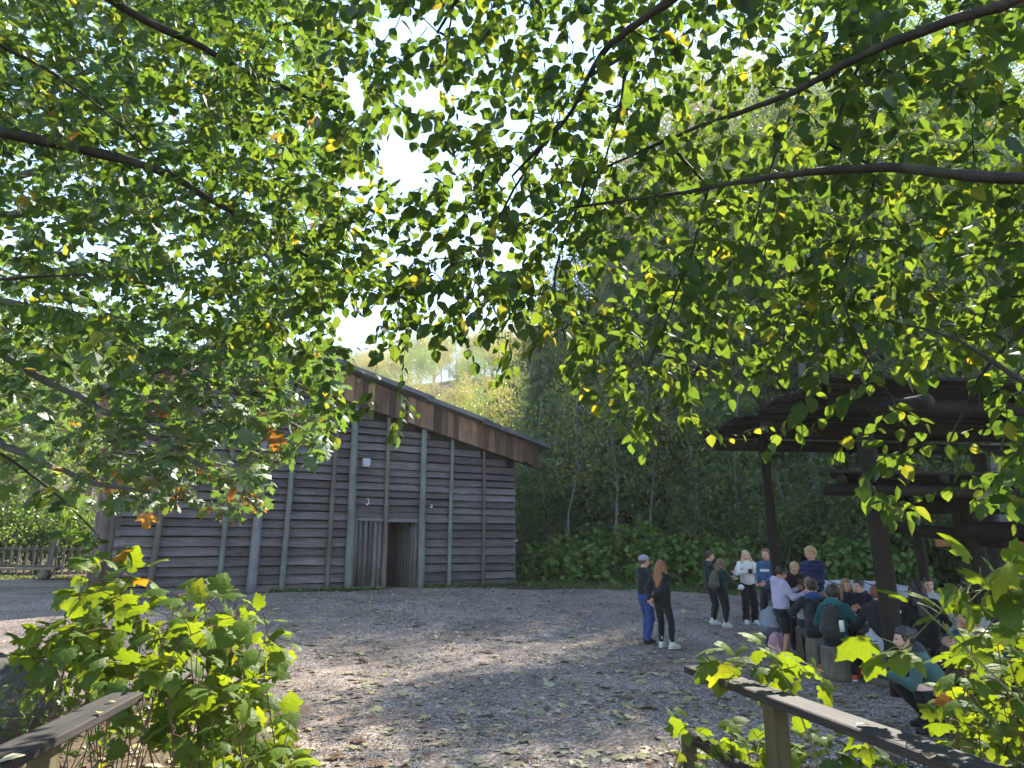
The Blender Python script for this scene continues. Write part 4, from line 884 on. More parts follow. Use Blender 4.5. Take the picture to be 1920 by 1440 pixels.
def wood():
    rng = np.random.default_rng(77)
    def xz(px, zc): p = at(px, 1025, zc); return p[0], p[1]
    Gc = 'dark cedars along the back of the clearing'; Lc = 'drooping dark green cedar in the wood behind the clearing'
    for px, zc, k, s in [(1015,33,0,.85),(1090,31,1,.9),(1170,29.5,0,1.0),(1255,28.5,2,.95),(1330,29,1,1.1),(1410,27.5,0,.95),(1570,28,1,1.05),(1660,27,0,1.15),(1740,26,1,1.5),(1830,25,2,1.0),(1925,25,0,1.05),
                         (1060,42,2,1.15),(1160,41,2,1.3),(1270,42,2,1.5),(1380,40,0,1.6),(1470,42,2,1.6),(1560,43,2,1.7),(1640,40,2,1.6),(1730,41,0,1.8),(1810,38,2,1.6),(1900,38,2,1.6),(1980,34,2,1.4),(2080,26,1,1.2),(2150,20,0,.9),(2250,26,2,1.1)]:
        x, y = xz(px, zc); plant('cedar_tree', CED[k], x, y, rng.uniform(0, 6), np.array([.85,.85,1])*s*rng.uniform(.92, 1.06), Lc, Gc)
    Gs = 'leafy understory shrubs at the wood edge'; Ls = 'loose leafy understory shrub under the cedars'
    for px, zc, k, s in [(985,29,1,1.0),(1330,26,1,.9),(1440,25,0,1.0),(1500,24.5,1,1.0),(1560,25,0,1.3),(1640,24,1,1.2),(1720,23.5,0,1.3),(1800,23,1,1.2),(1880,22,0,1.2),(1960,21,1,1.2),(1010,34,1,1.6),(1130,33,0,1.9)]:
        x, y = xz(px, zc); plant('understory_shrub', SHR[k], x, y, rng.uniform(0, 6), s, Ls, Gs, 'shrub')
    Gg = 'yellowing trees rising behind the cedars'; Lg = 'tall sunlit yellow broadleaf tree behind the dark cedars'
    for px, zc, k, s in [(1400,47,0,(1.0,1.0,1.6)),(1650,37,1,1.25),(1330,40,1,1.35),(1240,44,0,1.25),(1150,48,1,1.2),(1440,41,0,(1.0,1.0,1.5)),(1060,54,1,1.0),(1000,60,0,.95),(1650,44,1,1.5),(1330,49,0,(1.1,1.1,1.65)),(1200,56,1,1.5),(1750,42,0,1.4)]:
        x, y = xz(px, zc); plant('yellow_tree', TGL[k], x, y, rng.uniform(0, 6), s, Lg, Gg)
    Gr = 'green broadleaf trees in the right hand wood'; Lr = 'tall green broadleaf tree in the wood at right'
    for px, zc, k, s in [(1620,33,0,1.6),(1760,32,1,1.8),(1880,30,2,1.5),(2000,26,0,1.4),(1900,18,0,1.0),(2100,15,2,.9),(1180,36,2,1.4),(1060,38,1,1.3),(1300,35,0,1.5),(1450,34,2,1.15),(1560,36,1,1.7),(1820,40,0,2.1),(1950,40,2,2.0)]:
        x, y = xz(px, zc); plant('broadleaf_tree', GRN[k], x, y, rng.uniform(0, 6), s, Lr, Gr)
    thin = [broad_proto(95, zc=4.6, crown=(2.3,2.1,3.0), nt=120, leaf=.15, per=14, mat=L_LITE, tr=.06, clump=.4), broad_proto(96, zc=5.6, crown=(2.0,2.0,3.4), nt=120, leaf=.15, per=14, mat=L_GOLD, tr=.06, clump=.4)]
    for px, zc, k, s in [(1075,27,1,1.0),(1150,26.6,0,1.1),(1230,27,1,1.05),(1300,26.3,0,1.0),(1020,29,0,1.2),(1400,25.8,0,1.1)]:
        x, y = xz(px, zc); plant('slender_tree', thin[k], x, y, rng.uniform(0, 6), s, 'thin young tree with sparse pale leaves in front of the cedars', 'young trees at the edge of the wood')
    Gt = 'tall porous trees in the right hand wood'; Lt = 'very tall fine leaved green tree in the wood at right'
    for px, zc, k, s in [(1690,37,0,1.2),(1700,31,1,1.2),(1810,33,0,1.3),(1900,29,1,1.2),(2010,30,0,1.2),(1280,37,1,1.1),(1130,38,1,1.0),(2120,24,1,1.0)]:
        x, y = xz(px, zc); plant('tall_tree', TGR[k], x, y, rng.uniform(0, 6), s, Lt, Gt)
    x, y = xz(1545, 27.5); plant('sun_gap_tree', broad_proto(91, zc=21.3, crown=(2.9,2.9,2.8), nt=300, leaf=.16, mat=L_BACK, tr=.2), x, y, 0, 1.0, 'added bare stemmed tree among the dark cedars, its high crown letting sun pass below', None)  # added; crown held high so sun streaks reach the gravel below it
    x, y = xz(1655, 20.3); plant('leaning_shade_tree', broad_proto(92, zc=14.8, crown=(3.3,3.2,2.4), nt=380, leaf=.13, per=28, mat=L_BACK, tr=.17, lean=-2.0), x, y, 0, 1.0, 'slender broadleaf tree leaning left over the shelter roof, added to shade the near gravel', None)  # added across the sun's path to shade the near gravel
    Gl = 'green trees beyond the picket fence'; Ll = 'bright green broadleaf tree beyond the picket fence'
    for px, zc, k, s in [(-120,34,0,1.1),(-20,38,1,1.2),(70,36,2,1.0),(140,42,0,1.2),(220,46,1,1.3),(320,50,2,1.3),(430,54,0,1.2),(-220,30,2,1.1),(10,50,2,1.5),(150,56,1,1.5),(-330,26,1,1.0),(-450,20,0,1.0)]:
        x, y = xz(px, zc); plant('broadleaf_tree', LIT[k % 2], x, y, rng.uniform(0, 6), s, Ll, Gl)
    Gu = 'shrubs behind the picket fence'; Lu = 'leafy green shrub growing behind the picket fence'
    for px, zc, k, s in [(-30,34,0,1.3),(20,35,1,1.2),(70,34,0,1.3),(110,36,1,1.3),(150,35,0,1.3),(185,37,1,1.3),(-90,32,1,1.3)]:
        x, y = xz(px, zc); plant('understory_shrub', SHL[0], x, y, rng.uniform(0, 6), s, Lu, Gu, 'shrub')
    Gh = 'sunlit yellow green trees on the far hillside'; Lh = 'small pale yellow green tree on the sunny hillside behind the longhouse roof'
    n = 0
    for yy in np.arange(58, 152, 7.0):
        for xx in np.arange(-.42*yy, .12*yy, 5.2):
            x = xx+rng.uniform(-2, 2); y = yy+rng.uniform(-2.5, 2.5)
            plant('hillside_tree', (GLD[n % 2] if rng.random() < .75 else LIT[n % 2]), x, y, rng.uniform(0, 6), rng.uniform(.7, 1.0), Lh, Gh); n += 1
wood()
# ------------------------------------------------------------------ ground cover
def litter():
    rng = np.random.default_rng(91); mb = MB(); n = 6500
    d = rng.uniform(5.5, 24, n)**1.0; px = rng.uniform(250, 1900, n); P = []
    x = (px-960)/1270*d*1.0; y = d
    P = np.stack([x, y, gz(x, y)+.012], 1)
    Y = unit(np.column_stack([rng.normal(size=(n, 2)), rng.normal(size=n)*.12])); Z = unit(np.column_stack([rng.normal(size=(n, 2))*.16, np.ones(n)]))
    k = rng.random(n) < .12; sz = rng.uniform(.06, .115, n)
    mb.leaves(T_HAZEL, P[~k], Y[~k], Z[~k], sz[~k], rng.random((~k).sum())); mb.leaves(T_MAPLE, P[k]+[0,0,.012], Y[k], Z[k], sz[k]*1.6, .3+.7*rng.random(k.sum()))
    m = leafmat('fallen_leaf', [(0, (.34,.31,.2)), (.3, (.46,.42,.27)), (.5, (.36,.33,.15)), (.66, (.27,.24,.12)), (.80, (.24,.17,.09)), (.9, (.20,.11,.06)), (1, (.12,.07,.045))], (.8,.8,.8), .25, .05)
    o = mb.build('leaf_litter', m); tag(o, 'dry yellow and brown leaves scattered over the gravel', 'leaf litter', kind='stuff')
    mb = MB(); n = 26000; d = 5.6+14*rng.random(n)**1.6; x = (rng.uniform(380, 1800, n)-960)/1270*d; 
    P = np.stack([x, d, gz(x, d)+.004], 1); s = rng.uniform(.006, .017, n)
    T_P = (np.array([[1,0,0],[-.4,.9,0],[-.6,-.8,0],[0,0,.75],[0.2,.1,-.5]]), [np.array([[0,1,3],[1,2,3],[2,0,3]])])
    mb.leaves(T_P, P, unit(np.column_stack([rng.normal(size=(n, 2)), rng.normal(size=n)*.2])), unit(np.column_stack([rng.normal(size=(n, 2))*.3, np.ones(n)])), s, rng.random(n))
    t = NT('pebble'); m = t.pbsdf(t.ramp(t.attr(), [(0, (.07,.07,.075)), (.5, (.17,.168,.175)), (.85, (.32,.31,.31)), (1, (.55,.54,.53))]), .8)
    o = mb.build('loose_pebbles', m); tag(o, 'loose grey pebbles over the clearing', 'gravel', kind='stuff')
    # low weeds and grass along the wall foot and the wood edge
    mb = MB(); n = 5200; s = rng.uniform(4.2, 12.9, n); wv = rng.uniform(.05, .55, n)**1.2; ok = ~((s > 7.6)&(s < 9.0)); s, wv = s[ok], wv[ok]
    A = FL+FU*s[:, None]+FN*wv[:, None]
    B = np.stack([rng.uniform(.6, 8.0, 9000), 0*np.zeros(9000)], 1); B[:,1] = 23.6+rng.random(9000)*3.2-.22*np.maximum(B[:,0]-3, 0)
    C_ = np.stack([rng.uniform(-26, -12, 2500), rng.uniform(28.5, 32, 2500)], 1)
    Q = np.concatenate([A, B, C_]); n = len(Q); P = np.column_stack([Q, gz(Q[:,0], Q[:,1])])
    Y = unit(np.column_stack([rng.normal(size=(n, 2))*.6, np.abs(rng.normal(size=n))+.2])); Z = unit(np.column_stack([rng.normal(size=(n, 2)), rng.uniform(.2, 1, n)]))
    mb.leaves(T_QUAD, P, Y, Z, rng.uniform(.04, .13, n), varr(rng, n)); 
    o = mb.build('ground_cover', L_BACK); tag(o, 'low weeds and grass along the wall foot and wood edge', 'ground cover', kind='stuff')
litter()
# ================================================================== figures: smooth blended volumes turned into one surface
def surfnet(f, lo, hi, h):
    lo = np.array(lo); hi = np.array(hi); n = np.maximum(4, np.ceil((hi-lo)/h).astype(int)+1)
    m = 4; nc = (n+m-1)//m+1
    axc = [lo[i]+h*m*np.arange(nc[i]) for i in range(3)]
    Gc = np.stack(np.meshgrid(*axc, indexing='ij'), -1).reshape(-1, 3); Dc = f(Gc).reshape(nc)
    ix = [np.minimum((np.arange(n[i])+m//2)//m, nc[i]-1) for i in range(3)]
    D = Dc[np.ix_(*ix)].copy(); near = np.abs(D) < h*m*1.15+.03
    ax = [lo[i]+h*np.arange(n[i]) for i in range(3)]; w = np.argwhere(near)
    if len(w): D[near] = f(np.stack([ax[i][w[:,i]] for i in range(3)], 1))
    s = D < 0; c = np.zeros(n-1, int)
    for a in (0,1):
        for b in (0,1):
            for d in (0,1): c += s[a:n[0]-1+a, b:n[1]-1+b, d:n[2]-1+d]
    act = (c > 0)&(c < 8); idx = -np.ones(n-1, int); ii = np.argwhere(act); idx[act] = np.arange(len(ii))
    acc = np.zeros((len(ii), 3)); cnt = np.zeros(len(ii))
    cor = [(a,b,d) for a in (0,1) for b in (0,1) for d in (0,1)]
    for p in cor:
        for k in range(3):
            if p[k] == 1: continue
            q = list(p); q[k] = 1; q = tuple(q)
            A = D[ii[:,0]+p[0], ii[:,1]+p[1], ii[:,2]+p[2]]; B = D[ii[:,0]+q[0], ii[:,1]+q[1], ii[:,2]+q[2]]
            m = (A < 0) != (B < 0); t = np.where(m, A/(A-B+1e-12), 0)
            pos = np.array(p, float)[None]+t[:, None]*(np.array(q)-np.array(p))[None]
            acc[m] += pos[m]; cnt[m] += 1
    V = lo+h*(ii+acc/cnt[:, None]); Fs = []
    for k in range(3):
        u, v = (k+1) % 3, (k+2) % 3
        sl0 = [slice(None)]*3; sl1 = [slice(None)]*3; sl0[k] = slice(0, -1); sl1[k] = slice(1, None)
        for q in (u, v): sl0[q] = slice(1, -1); sl1[q] = slice(1, -1)
        a = s[tuple(sl0)]; b = s[tuple(sl1)]; e = np.argwhere(a != b)
        if len(e) == 0: continue
        inn = a[tuple(e.T)]; base = e.copy(); base[:, u] += 1; base[:, v] += 1
        def ci(du, dv):
            g = base.copy(); g[:, u] -= du; g[:, v] -= dv; return idx[g[:,0], g[:,1], g[:,2]]
        Q = np.stack([ci(1,1), ci(0,1), ci(0,0), ci(1,0)], 1); Q[~inn] = Q[~inn][:, ::-1]; Fs.append(Q)
    return V, np.concatenate(Fs)
def cone(p, a, b, ra, rb):
    a = np.array(a, float); b = np.array(b, float); ba = b-a; L2 = max(ba@ba, 1e-9)
    t = np.clip((p-a)@ba/L2, 0, 1); return np.linalg.norm(p-a-t[:, None]*ba, axis=1)-(ra+(rb-ra)*t)
def ell(p, c, r, M=None):
    q = p-np.array(c); 
    if M is not None: q = q@M
    r = np.array(r); k0 = np.linalg.norm(q/r, axis=1); k1 = np.linalg.norm(q/(r*r), axis=1)+1e-9; return k0*(k0-1)/k1
def smin(a, b, k):
    h = np.maximum(k-np.abs(a-b), 0)/k; return np.minimum(a, b)-h*h*k*.25
def smax(a, b, k): return -smin(-a, -b, k)
def rot(yaw=0, pitch=0, roll=0):          # columns: right, forward, up; pitch > 0 looks / leans forward-down
    return np.array(Matrix.Rotation(yaw, 3, 'Z') @ Matrix.Rotation(-pitch, 3, 'X') @ Matrix.Rotation(roll, 3, 'Y'))
def ik(a, c, l1, l2, pole):
    a = np.array(a, float); c = np.array(c, float); d = c-a; L = np.linalg.norm(d); mx = (l1+l2)*.995
    if L > mx: c = a+d/L*mx; d = c-a; L = mx
    u = d/L; x = (l1*l1-l2*l2+L*L)/(2*L); hgt = math.sqrt(max(l1*l1-x*x, 1e-6)); pv = np.array(pole, float); pv = pv-(pv@u)*u; pv /= np.linalg.norm(pv)+1e-9
    return a+u*x+pv*hgt, c
SKIN = [plain('fair_skin', (.62,.36,.27), .55, .35, 0, 30, .05, **{'Subsurface Weight': .08}), plain('tan_skin', (.42,.23,.15), .55, .35, 0, 30, .05)]
EYE_M = plain('eye_dark', (.03,.02,.02), .3, .5); LIP_M = plain('lip', (.42,.13,.12), .5, .4)
_mc = {}
def cloth(col, rough=.9, kind='cloth'):
    k = (col, rough, kind)
    if k not in _mc:
        t = NT(kind); co_ = t.coord(); n1 = t.noise(co_, 9, 4, .6, .6); n2 = t.noise(co_, 160, 2)
        c = t.mix(n1, tuple(x*.82 for x in col), tuple(min(1, x*1.15) for x in col))
        _mc[k] = t.pbsdf(c, rough, t.bump(t.math('ADD', n1, t.math('MULTIPLY', n2, .15)), .35, .02), .2, **({'Sheen Weight': .15} if kind == 'cloth' else {}))
    return _mc[k]
def hairmat(col):
    k = (col, 'hair')
    if k not in _mc:
        t = NT('hair'); n1 = t.noise(t.coord((60, 60, 5)), 1.6, 5, .7)
        c = t.ramp(n1, [(.3, tuple(x*.55 for x in col)), (.55, col), (.8, tuple(min(1, x*1.6) for x in col))]); _mc[k] = t.pbsdf(c, .45, t.bump(n1, .6, .01), .4)
    return _mc[k]
def hand_sdf(w, d, pn, sgn, curl=.5, s=1.0):
    """w wrist, d direction, pn palm normal -> primitives: palm, four fingers of differing length with a knuckle bend, thumb on the side"""
    d = d/np.linalg.norm(d); pn = pn-(pn@d)*d; pn /= np.linalg.norm(pn); sd = np.cross(d, pn)*sgn; pr = []
    pr.append(('c', w-d*.02, w+d*.03, .022, .025)); 
    for i, (o, L) in enumerate([(.028,.066),(.010,.076),(-.009,.070),(-.027,.054)]):
        k0 = w+d*.02+sd*o*.6; k1 = w+d*(.088-.004*abs(i-1))*s+sd*o; pr.append(('c', k0, k1, .013, .0105))
        c1 = curl*(.8+.12*i); dir1 = d*math.cos(c1)+pn*math.sin(c1); k2 = k1+dir1*L*.5*s
        c2 = curl*(1.9+.1*i); dir2 = d*math.cos(c2)+pn*math.sin(c2); k3 = k2+dir2*L*.5*s
        pr.append(('c', k1, k2, .0098, .0088)); pr.append(('c', k2, k3, .0088, .0068))
    b = w+d*.025+sd*.024; t1 = b+(d*.6+sd*.8+pn*.25)*.036; t2 = t1+(d*.9+sd*.15+pn*(.3+curl*.5))*.032
    pr.append(('c', b-d*.012-sd*.008, t1, .0135, .0115)); pr.append(('c', t1, t2, .0112, .008)); return pr
class Pose: pass
def figure(name, label, O, fwd, H=1.68, lean=0.0, side=0.0, twist=0.0, hip=None, headyaw=0.0, headpitch=0.0, headroll=0.0, ankL=None, ankR=None, wrL=None, wrR=None, poleL=(-.5,-1,-.3), poleR=(.5,-1,-.3), kneeL=None, kneeR=None,
           top=(.05,.05,.06), bottom=(.02,.02,.025), shoes=(.03,.03,.03), hair=(.03,.02,.015), hairstyle='short', skin=0, hood=True, legs='slim', puffer=False, broad=1.0, curlL=.5, curlR=.5, socks=None, sockband=False, toeL=0.15, toeR=-0.15,
           group='pupils gathered around the shelter', hoodcol=None, soles=None, jeanscuff=False, open_jacket=False, cap=None, palmL=(1,0,0), palmR=(-1,0,0), seed=0, patch=None, shoedir=None, topkind='hoodie'):
    k = H/1.68; yaw = math.atan2(-fwd[0], fwd[1])
    E = empty('person', O, yaw, label, 'person', group)
    hp = np.array([0, 0, .89]) if hip is None else np.array(hip, float)
    RT = rot(twist, lean, side); up = RT[:,2]
    sh = {s: hp+RT@np.array([s*.162*broad, -.005, .478]) for s in (-1, 1)}; chest = hp+RT@np.array([0, 0, .36]); neck = hp+RT@np.array([0, -.01, .545])
    RH = rot(twist+headyaw, lean*.45+headpitch, side*.4+headroll); hc = neck+RH@np.array([0, .028, .135])
    hips = {s: hp+np.array([s*.088, 0, -.02]) for s in (-1, 1)}
    an = {-1: np.array(ankL if ankL is not None else (-.10, .0, .085)), 1: np.array(ankR if ankR is not None else (.10, .0, .085))}
    wr = {-1: np.array(wrL if wrL is not None else sh[-1]+np.array([-.08, .05, -.50])), 1: np.array(wrR if wrR is not None else sh[1]+np.array([.08, .05, -.50]))}
    kn, el = {}, {}
    for s, kp in ((-1, kneeL), (1, kneeR)): kn[s], an[s] = ik(hips[s], an[s], .408, .395, kp if kp is not None else (s*.1, 1, .1))
    for s, kp in ((-1, poleL), (1, poleR)): el[s], wr[s] = ik(sh[s], wr[s], .275, .245, kp)
    toe = {-1: np.array([math.sin(-toeL), math.cos(toeL), 0]), 1: np.array([math.sin(-toeR), math.cos(toeR), 0])}
    if shoedir is not None: toe = {s: np.array(shoedir, float) for s in (-1, 1)}
    rng = np.random.default_rng(seed+101)
    ph = rng.uniform(0, 6, 6)
    def fold(p, amp): return amp*(np.sin(p[:,2]*34+6*np.sin(p[:,0]*9+ph[0])+ph[1])*.6+np.sin(p[:,0]*41+p[:,2]*23+ph[2])*.4+np.sin(p[:,1]*37-p[:,2]*29+ph[3])*.4)
    # ---- body
    eyes = [hc+RH@np.array([s*.031, .088, .012]) for s in (-1, 1)]; mouth = hc+RH@np.array([0, .088, -.058])
    def head(p):
        d = ell(p, hc+RH@np.array([0, -.008, .022]), (.073, .093, .095), RH); d = smin(d, ell(p, hc+RH@np.array([0, .026, -.045]), (.052, .066, .072), RH), .05)
        d = smin(d, cone(p, hc+RH@np.array([0, .086, .015]), hc+RH@np.array([0, .109, -.022]), .010, .014), .018)
        for s in (-1, 1):
            d = smin(d, ell(p, hc+RH@np.array([s*.078, -.008, -.005]), (.012, .02, .031), RH), .012)
            d = smax(d, -(np.linalg.norm(p-(eyes[(s+1)//2]+RH@np.array([0,.012,0])), axis=1)-.014), .015)
        d = smin(d, cone(p, hc+RH@np.array([-.018,.083,-.058]), hc+RH@np.array([.018,.083,-.058]), .009, .009), .012)
        return smin(d, cone(p, neck-up*.05, hc+RH@np.array([0,-.02,-.05]), .058, .05), .03)
    def body(p):
        d = head(p); d = smin(d, ell(p, hp+RT@np.array([0,.0,.38]), (.155,.095,.17), RT), .06); d = smin(d, ell(p, hp+RT@np.array([0,0,.15]), (.13,.09,.17), RT), .06); d = smin(d, ell(p, hp, (.15,.11,.12)), .06)
        for s in (-1, 1):
            d = smin(d, cone(p, sh[s], el[s], .045, .037), .03); d = smin(d, cone(p, el[s], wr[s], .038, .025), .02)
            d = smin(d, cone(p, hips[s], kn[s], .075, .05), .03); d = smin(d, cone(p, kn[s], an[s], .052, .036), .02); d = smin(d, cone(p, an[s]-[0,0,.03], an[s]+toe[s]*.13-[0,0,.045], .035, .03), .02)
        return d
    allp = np.array([hc, neck, hp]+list(sh.values())+list(el.values())+list(wr.values())+list(kn.values())+list(an.values())); lo = allp.min(0)-.24; hi = allp.max(0)+.24; lo[2] = max(lo[2], -.03)
    V, Q = surfnet(body, lo, hi, .0125); 
    V[:,2] = np.maximum(V[:,2], .004)
    mi = np.zeros(len(Q), int); cen = V[Q].mean(1)
    for e in eyes: mi[np.linalg.norm((cen-e)@RH*np.array([.75,1,1.5]), axis=1) < .017] = 1
    mi[np.linalg.norm((cen-mouth)@RH*np.array([.55,.6,1.4]), axis=1) < .0135] = 2
    mb = MB(); mb.add(V*k, Q, .5, mi=mi)
    for s, cu, pnn in ((-1, curlL, palmL), (1, curlR, palmR)):
        d = wr[s]-el[s]; pr = hand_sdf(wr[s], d, np.array(pnn, float), s*1.0, cu)
        def hs(p):
            r = None
            for _, a, b, ra, rb in pr: q = cone(p, a, b, ra, rb); r = q if r is None else smin(r, q, .006)
            return r
        pts = np.array([x for _, a, b, _, _ in pr for x in (a, b)]); V2, Q2 = surfnet(hs, pts.min(0)-.03, pts.max(0)+.03, .0055); mb.add(V2*k, Q2, .5)
    mb.build('body', [SKIN[skin], EYE_M, LIP_M], E, True)
    # ---- upper garment
    def upper(p):
        bulk = 1.0
        d = ell(p, hp+RT@np.array([0,-.005,.34]), (.175*broad,.13,.215), RT); d = smin(d, ell(p, hp+RT@np.array([0,0,.12]), (.172*broad,.135,.22), RT), .08)
        d = smin(d, cone(p, sh[-1]*.8+sh[1]*.2, sh[1]*.8+sh[-1]*.2, .064, .064), .08)
        d = smin(d, cone(p, neck-up*.11, neck+up*.005, .09, .064), .07)
        for s in (-1, 1):
            d = smin(d, cone(p, sh[s], el[s], .066, .056), .05); a = el[s]; b = wr[s]-(wr[s]-el[s])*.03; d = smin(d, cone(p, a, b, .056, .043), .03)
        if hood: 
            hb = neck-RT[:,1]*.07-up*.03; d = smin(d, ell(p, hb, (.105,.062,.085), RT), .04)
        if puffer:
            zz = (p-hp)@up; d = d-.014*np.abs(np.sin(zz*math.pi/.075))+.004
        d = d+fold(p, .0055)
        hem = (p-hp)@up+(.06 if hip is None else .03)+.008*np.sin(p[:,0]*40+ph[4])
        arm = np.minimum(np.minimum(cone(p, el[-1], wr[-1], .08, .08), cone(p, el[1], wr[1], .08, .08)), np.minimum(cone(p, sh[-1], el[-1], .09, .09), cone(p, sh[1], el[1], .09, .09)))
        d = np.maximum(d, np.minimum(-hem, arm))
        nk = (p-(neck+up*.03))@up; return smax(d, nk, .01)
    V, Q = surfnet(upper, lo, hi, .0135); mb = MB(); mb.add(V*k, Q, .5, mi=0)
    mb.build('jacket' if topkind == 'jacket' else topkind, cloth(top, .55 if puffer else .92, 'nylon' if puffer else 'cloth'), E, True)
    if hood and hoodcol is not None:
        hb = neck-RT[:,1]*.075-up*.015
        V, Q = surfnet(lambda p: smax(smin(ell(p, hb, (.115,.07,.085), RT), cone(p, neck+RT[:,0]*.1-RT[:,1]*.02-up*.02, neck-RT[:,0]*.1-RT[:,1]*.02-up*.02, .045, .045), .05)+fold(p, .003), -(ell(p, neck+up*.07, (.06,.07,.09), RT)), .02), hb-.24, hb+.24, .0125); mb = MB(); mb.add(V*k, Q); mb.build('hood', cloth(hoodcol), E, True)
    # ---- legs
    if legs != 'none':
        rr = {'slim': (.094,.066,.064,.045), 'wide': (.10,.088,.088,.082), 'jeans': (.095,.073,.07,.062), 'shorts': (.10,.088,.0,.0)}[legs]
        def lower(p):
            d = ell(p, hp+[0,-.012,-.01], (.165,.13,.125)) if hip is None else ell(p, hp+[0,.0,.0], (.165,.135,.11))
            for s in (-1, 1):
                d = smin(d, cone(p, hips[s], kn[s], rr[0], rr[1]), .04)
                if legs != 'shorts': 
                    e = an[s]+(kn[s]-an[s])*(.02 if legs != 'slim' else .10); d = smin(d, cone(p, kn[s]+(an[s]-kn[s])*.02, kn[s]+(an[s]-kn[s])*.35, rr[1], rr[2]), .02); d = smin(d, cone(p, kn[s]+(an[s]-kn[s])*.35, e, rr[2], rr[3]), .02)
            d = d+fold(p, .003 if legs == 'slim' else .0065)
            if legs == 'shorts': 
                m = np.minimum(*[np.linalg.norm(p-kn[s], axis=1) for s in (-1, 1)]); d = smax(d, .10-m, .01)
            return np.maximum(d, (p-hp)[:,2]-.11)
        V, Q = surfnet(lower, lo, hi, .0135); mb = MB(); mb.add(V*k, Q); mb.build('shorts' if legs == 'shorts' else 'trousers', cloth(bottom, .85), E, True)
    for s in (-1, 1):
        if socks is not None:
            mb = MB(); q = an[s]+(kn[s]-an[s])*.36; mb.tube(np.array([an[s]-[0,0,.02], an[s]+(kn[s]-an[s])*.12, q])*k, np.array([.044,.046,.05])*k, 12); so_ = mb.build('sock', cloth(socks), E, True)
            if sockband:
                for f in (.2, .27, .33): mb = MB(); c = an[s]+(kn[s]-an[s])*f; e = an[s]+(kn[s]-an[s])*(f+.03); mb.tube(np.array([c, e])*k, .0515*k, 12); mb.build('stripe', cloth((.02,.02,.02)), so_, True)
        t = toe[s]; a = an[s]; flat = abs(t[2]) < .3
        ht = a-t*.035-np.array([0,0,.035]); ft = a+t*.155-(np.array([0,0,.05]) if flat else 0)
        def shoe(p):
            d = cone(p, ht, a+t*.06-np.array([0,0,.022]), .044, .05); d = smin(d, cone(p, a+t*.06-np.array([0,0,.035]), ft, .046, .034), .03); d = smin(d, cone(p, a-[0,0,.02], a+[0,0,.03], .045, .044), .03)
            return np.maximum(d, (a[2]-.078)-p[:,2]) if flat else d
        V, Q = surfnet(shoe, a-.26, a+.26, .011); mb = MB(); mb.add(V*k, Q); sho = mb.build('shoe', cloth(shoes, .6, 'leather'), E, True)
        if soles is not None and flat:
            V, Q = surfnet(lambda p: np.maximum(np.maximum(smin(cone(p*[1,1,0], ht*[1,1,0], (a+t*.06)*[1,1,0], .047, .052), cone(p*[1,1,0], (a+t*.06)*[1,1,0], ft*[1,1,0], .05, .037), .03), p[:,2]-(a[2]-.06)), (a[2]-.084)-p[:,2]), a-.26, a+.26, .011); mb = MB(); mb.add(V*k, Q); mb.build('sole', cloth(soles, .7, 'rubber'), sho, True)
    # ---- hair
    def hairf(p):
        q = (p-hc)@RH; b = hairstyle
        cap_ = ell(p, hc+RH@np.array([0,-.014,.03]), (.087,.104,.106) if b != 'curly' else (.102,.112,.115), RH)
        face = np.maximum(-(q[:,1]-.035-.25*np.maximum(q[:,2]-.035, 0)*(1 if b != 'curly' else .6)), q[:,2]-.066)   # cut away in front of the face
        low = -.055 if b in ('short', 'curly', 'bun', 'pony') else -.10
        d = np.maximum(cap_, np.maximum(-q[:,2]+low, -np.maximum(-(q[:,1]-.048), 0)*0-1)); d = smax(d, -np.maximum(-(q[:,1]-.04), q[:,2]-.062)*1.0, .02)
        if b == 'curly': d = d+.012*(np.sin(q[:,0]*95+ph[0])*np.sin(q[:,1]*88+ph[1])*np.sin(q[:,2]*92+ph[2]))-.004
        else: d = d+.0045*np.sin(q[:,0]*130+ph[0]+9*np.sin(q[:,2]*22+ph[4]))+.004*np.sin(q[:,1]*75+q[:,2]*40+ph[1])*np.sin(q[:,0]*60)
        if b in ('long', 'wavy', 'longfront'):
            L = .40 if b != 'wavy' else .36; bk = hc+RH@np.array([0,-.075,-.02]); e = neck-RT[:,1]*.115-up*(L-.17)
            m_ = (bk+e)/2-RT[:,1]*.03
            st = smin(cone(p, bk, m_, .082, .085), cone(p, m_, e, .088, .055), .05); wv = .006*np.sin(q[:,2]*(70 if b == 'wavy' else 18)+3*np.sin(q[:,0]*40)+ph[3])+.006*np.sin(q[:,0]*150+ph[2]+q[:,2]*10)
            yy = (p-(bk+e)/2)@RT[:,1]; st = np.maximum(st+wv, np.abs(yy+.012)-.055)
            d = smin(d, st, .03)
            for s in (-1, 1):
                a = hc+RH@np.array([s*.068,.02,.02]); bb = neck+RT@np.array([s*.11,.045,-.02]); c_ = neck+RT@np.array([s*.115,.105,-.22 if b == 'longfront' else -.10])
                d = smin(d, smin(cone(p, a, bb, .026, .036), cone(p, bb, c_, .036, .022), .02)+wv, .02)
        if b == 'pony': d = smin(d, cone(p, hc+RH@np.array([0,-.11,.02]), hc+RH@np.array([0,-.15,-.15]), .036, .02), .02)
        if b == 'bun': d = smin(d, ell(p, hc+RH@np.array([0,-.115,.06]), (.042,.04,.04), RH), .015)
        return d
    V, Q = surfnet(hairf, hc-np.array([.3,.3,.56]), hc+np.array([.3,.3,.2]), .0105); mb = MB(); mb.add(V*k, Q); mb.build('hair', hairmat(hair), E, True)
    if cap is not None:
        V, Q = surfnet(lambda p: np.maximum(ell(p, hc+RH@np.array([0,-.012,.04]), (.096,.112,.105), RH), -(((p-hc)@RH)[:,2]-.03)), hc-.2, hc+.2, .01); mb = MB(); mb.add(V*k, Q); mb.build('cap', cloth(cap), E, True)
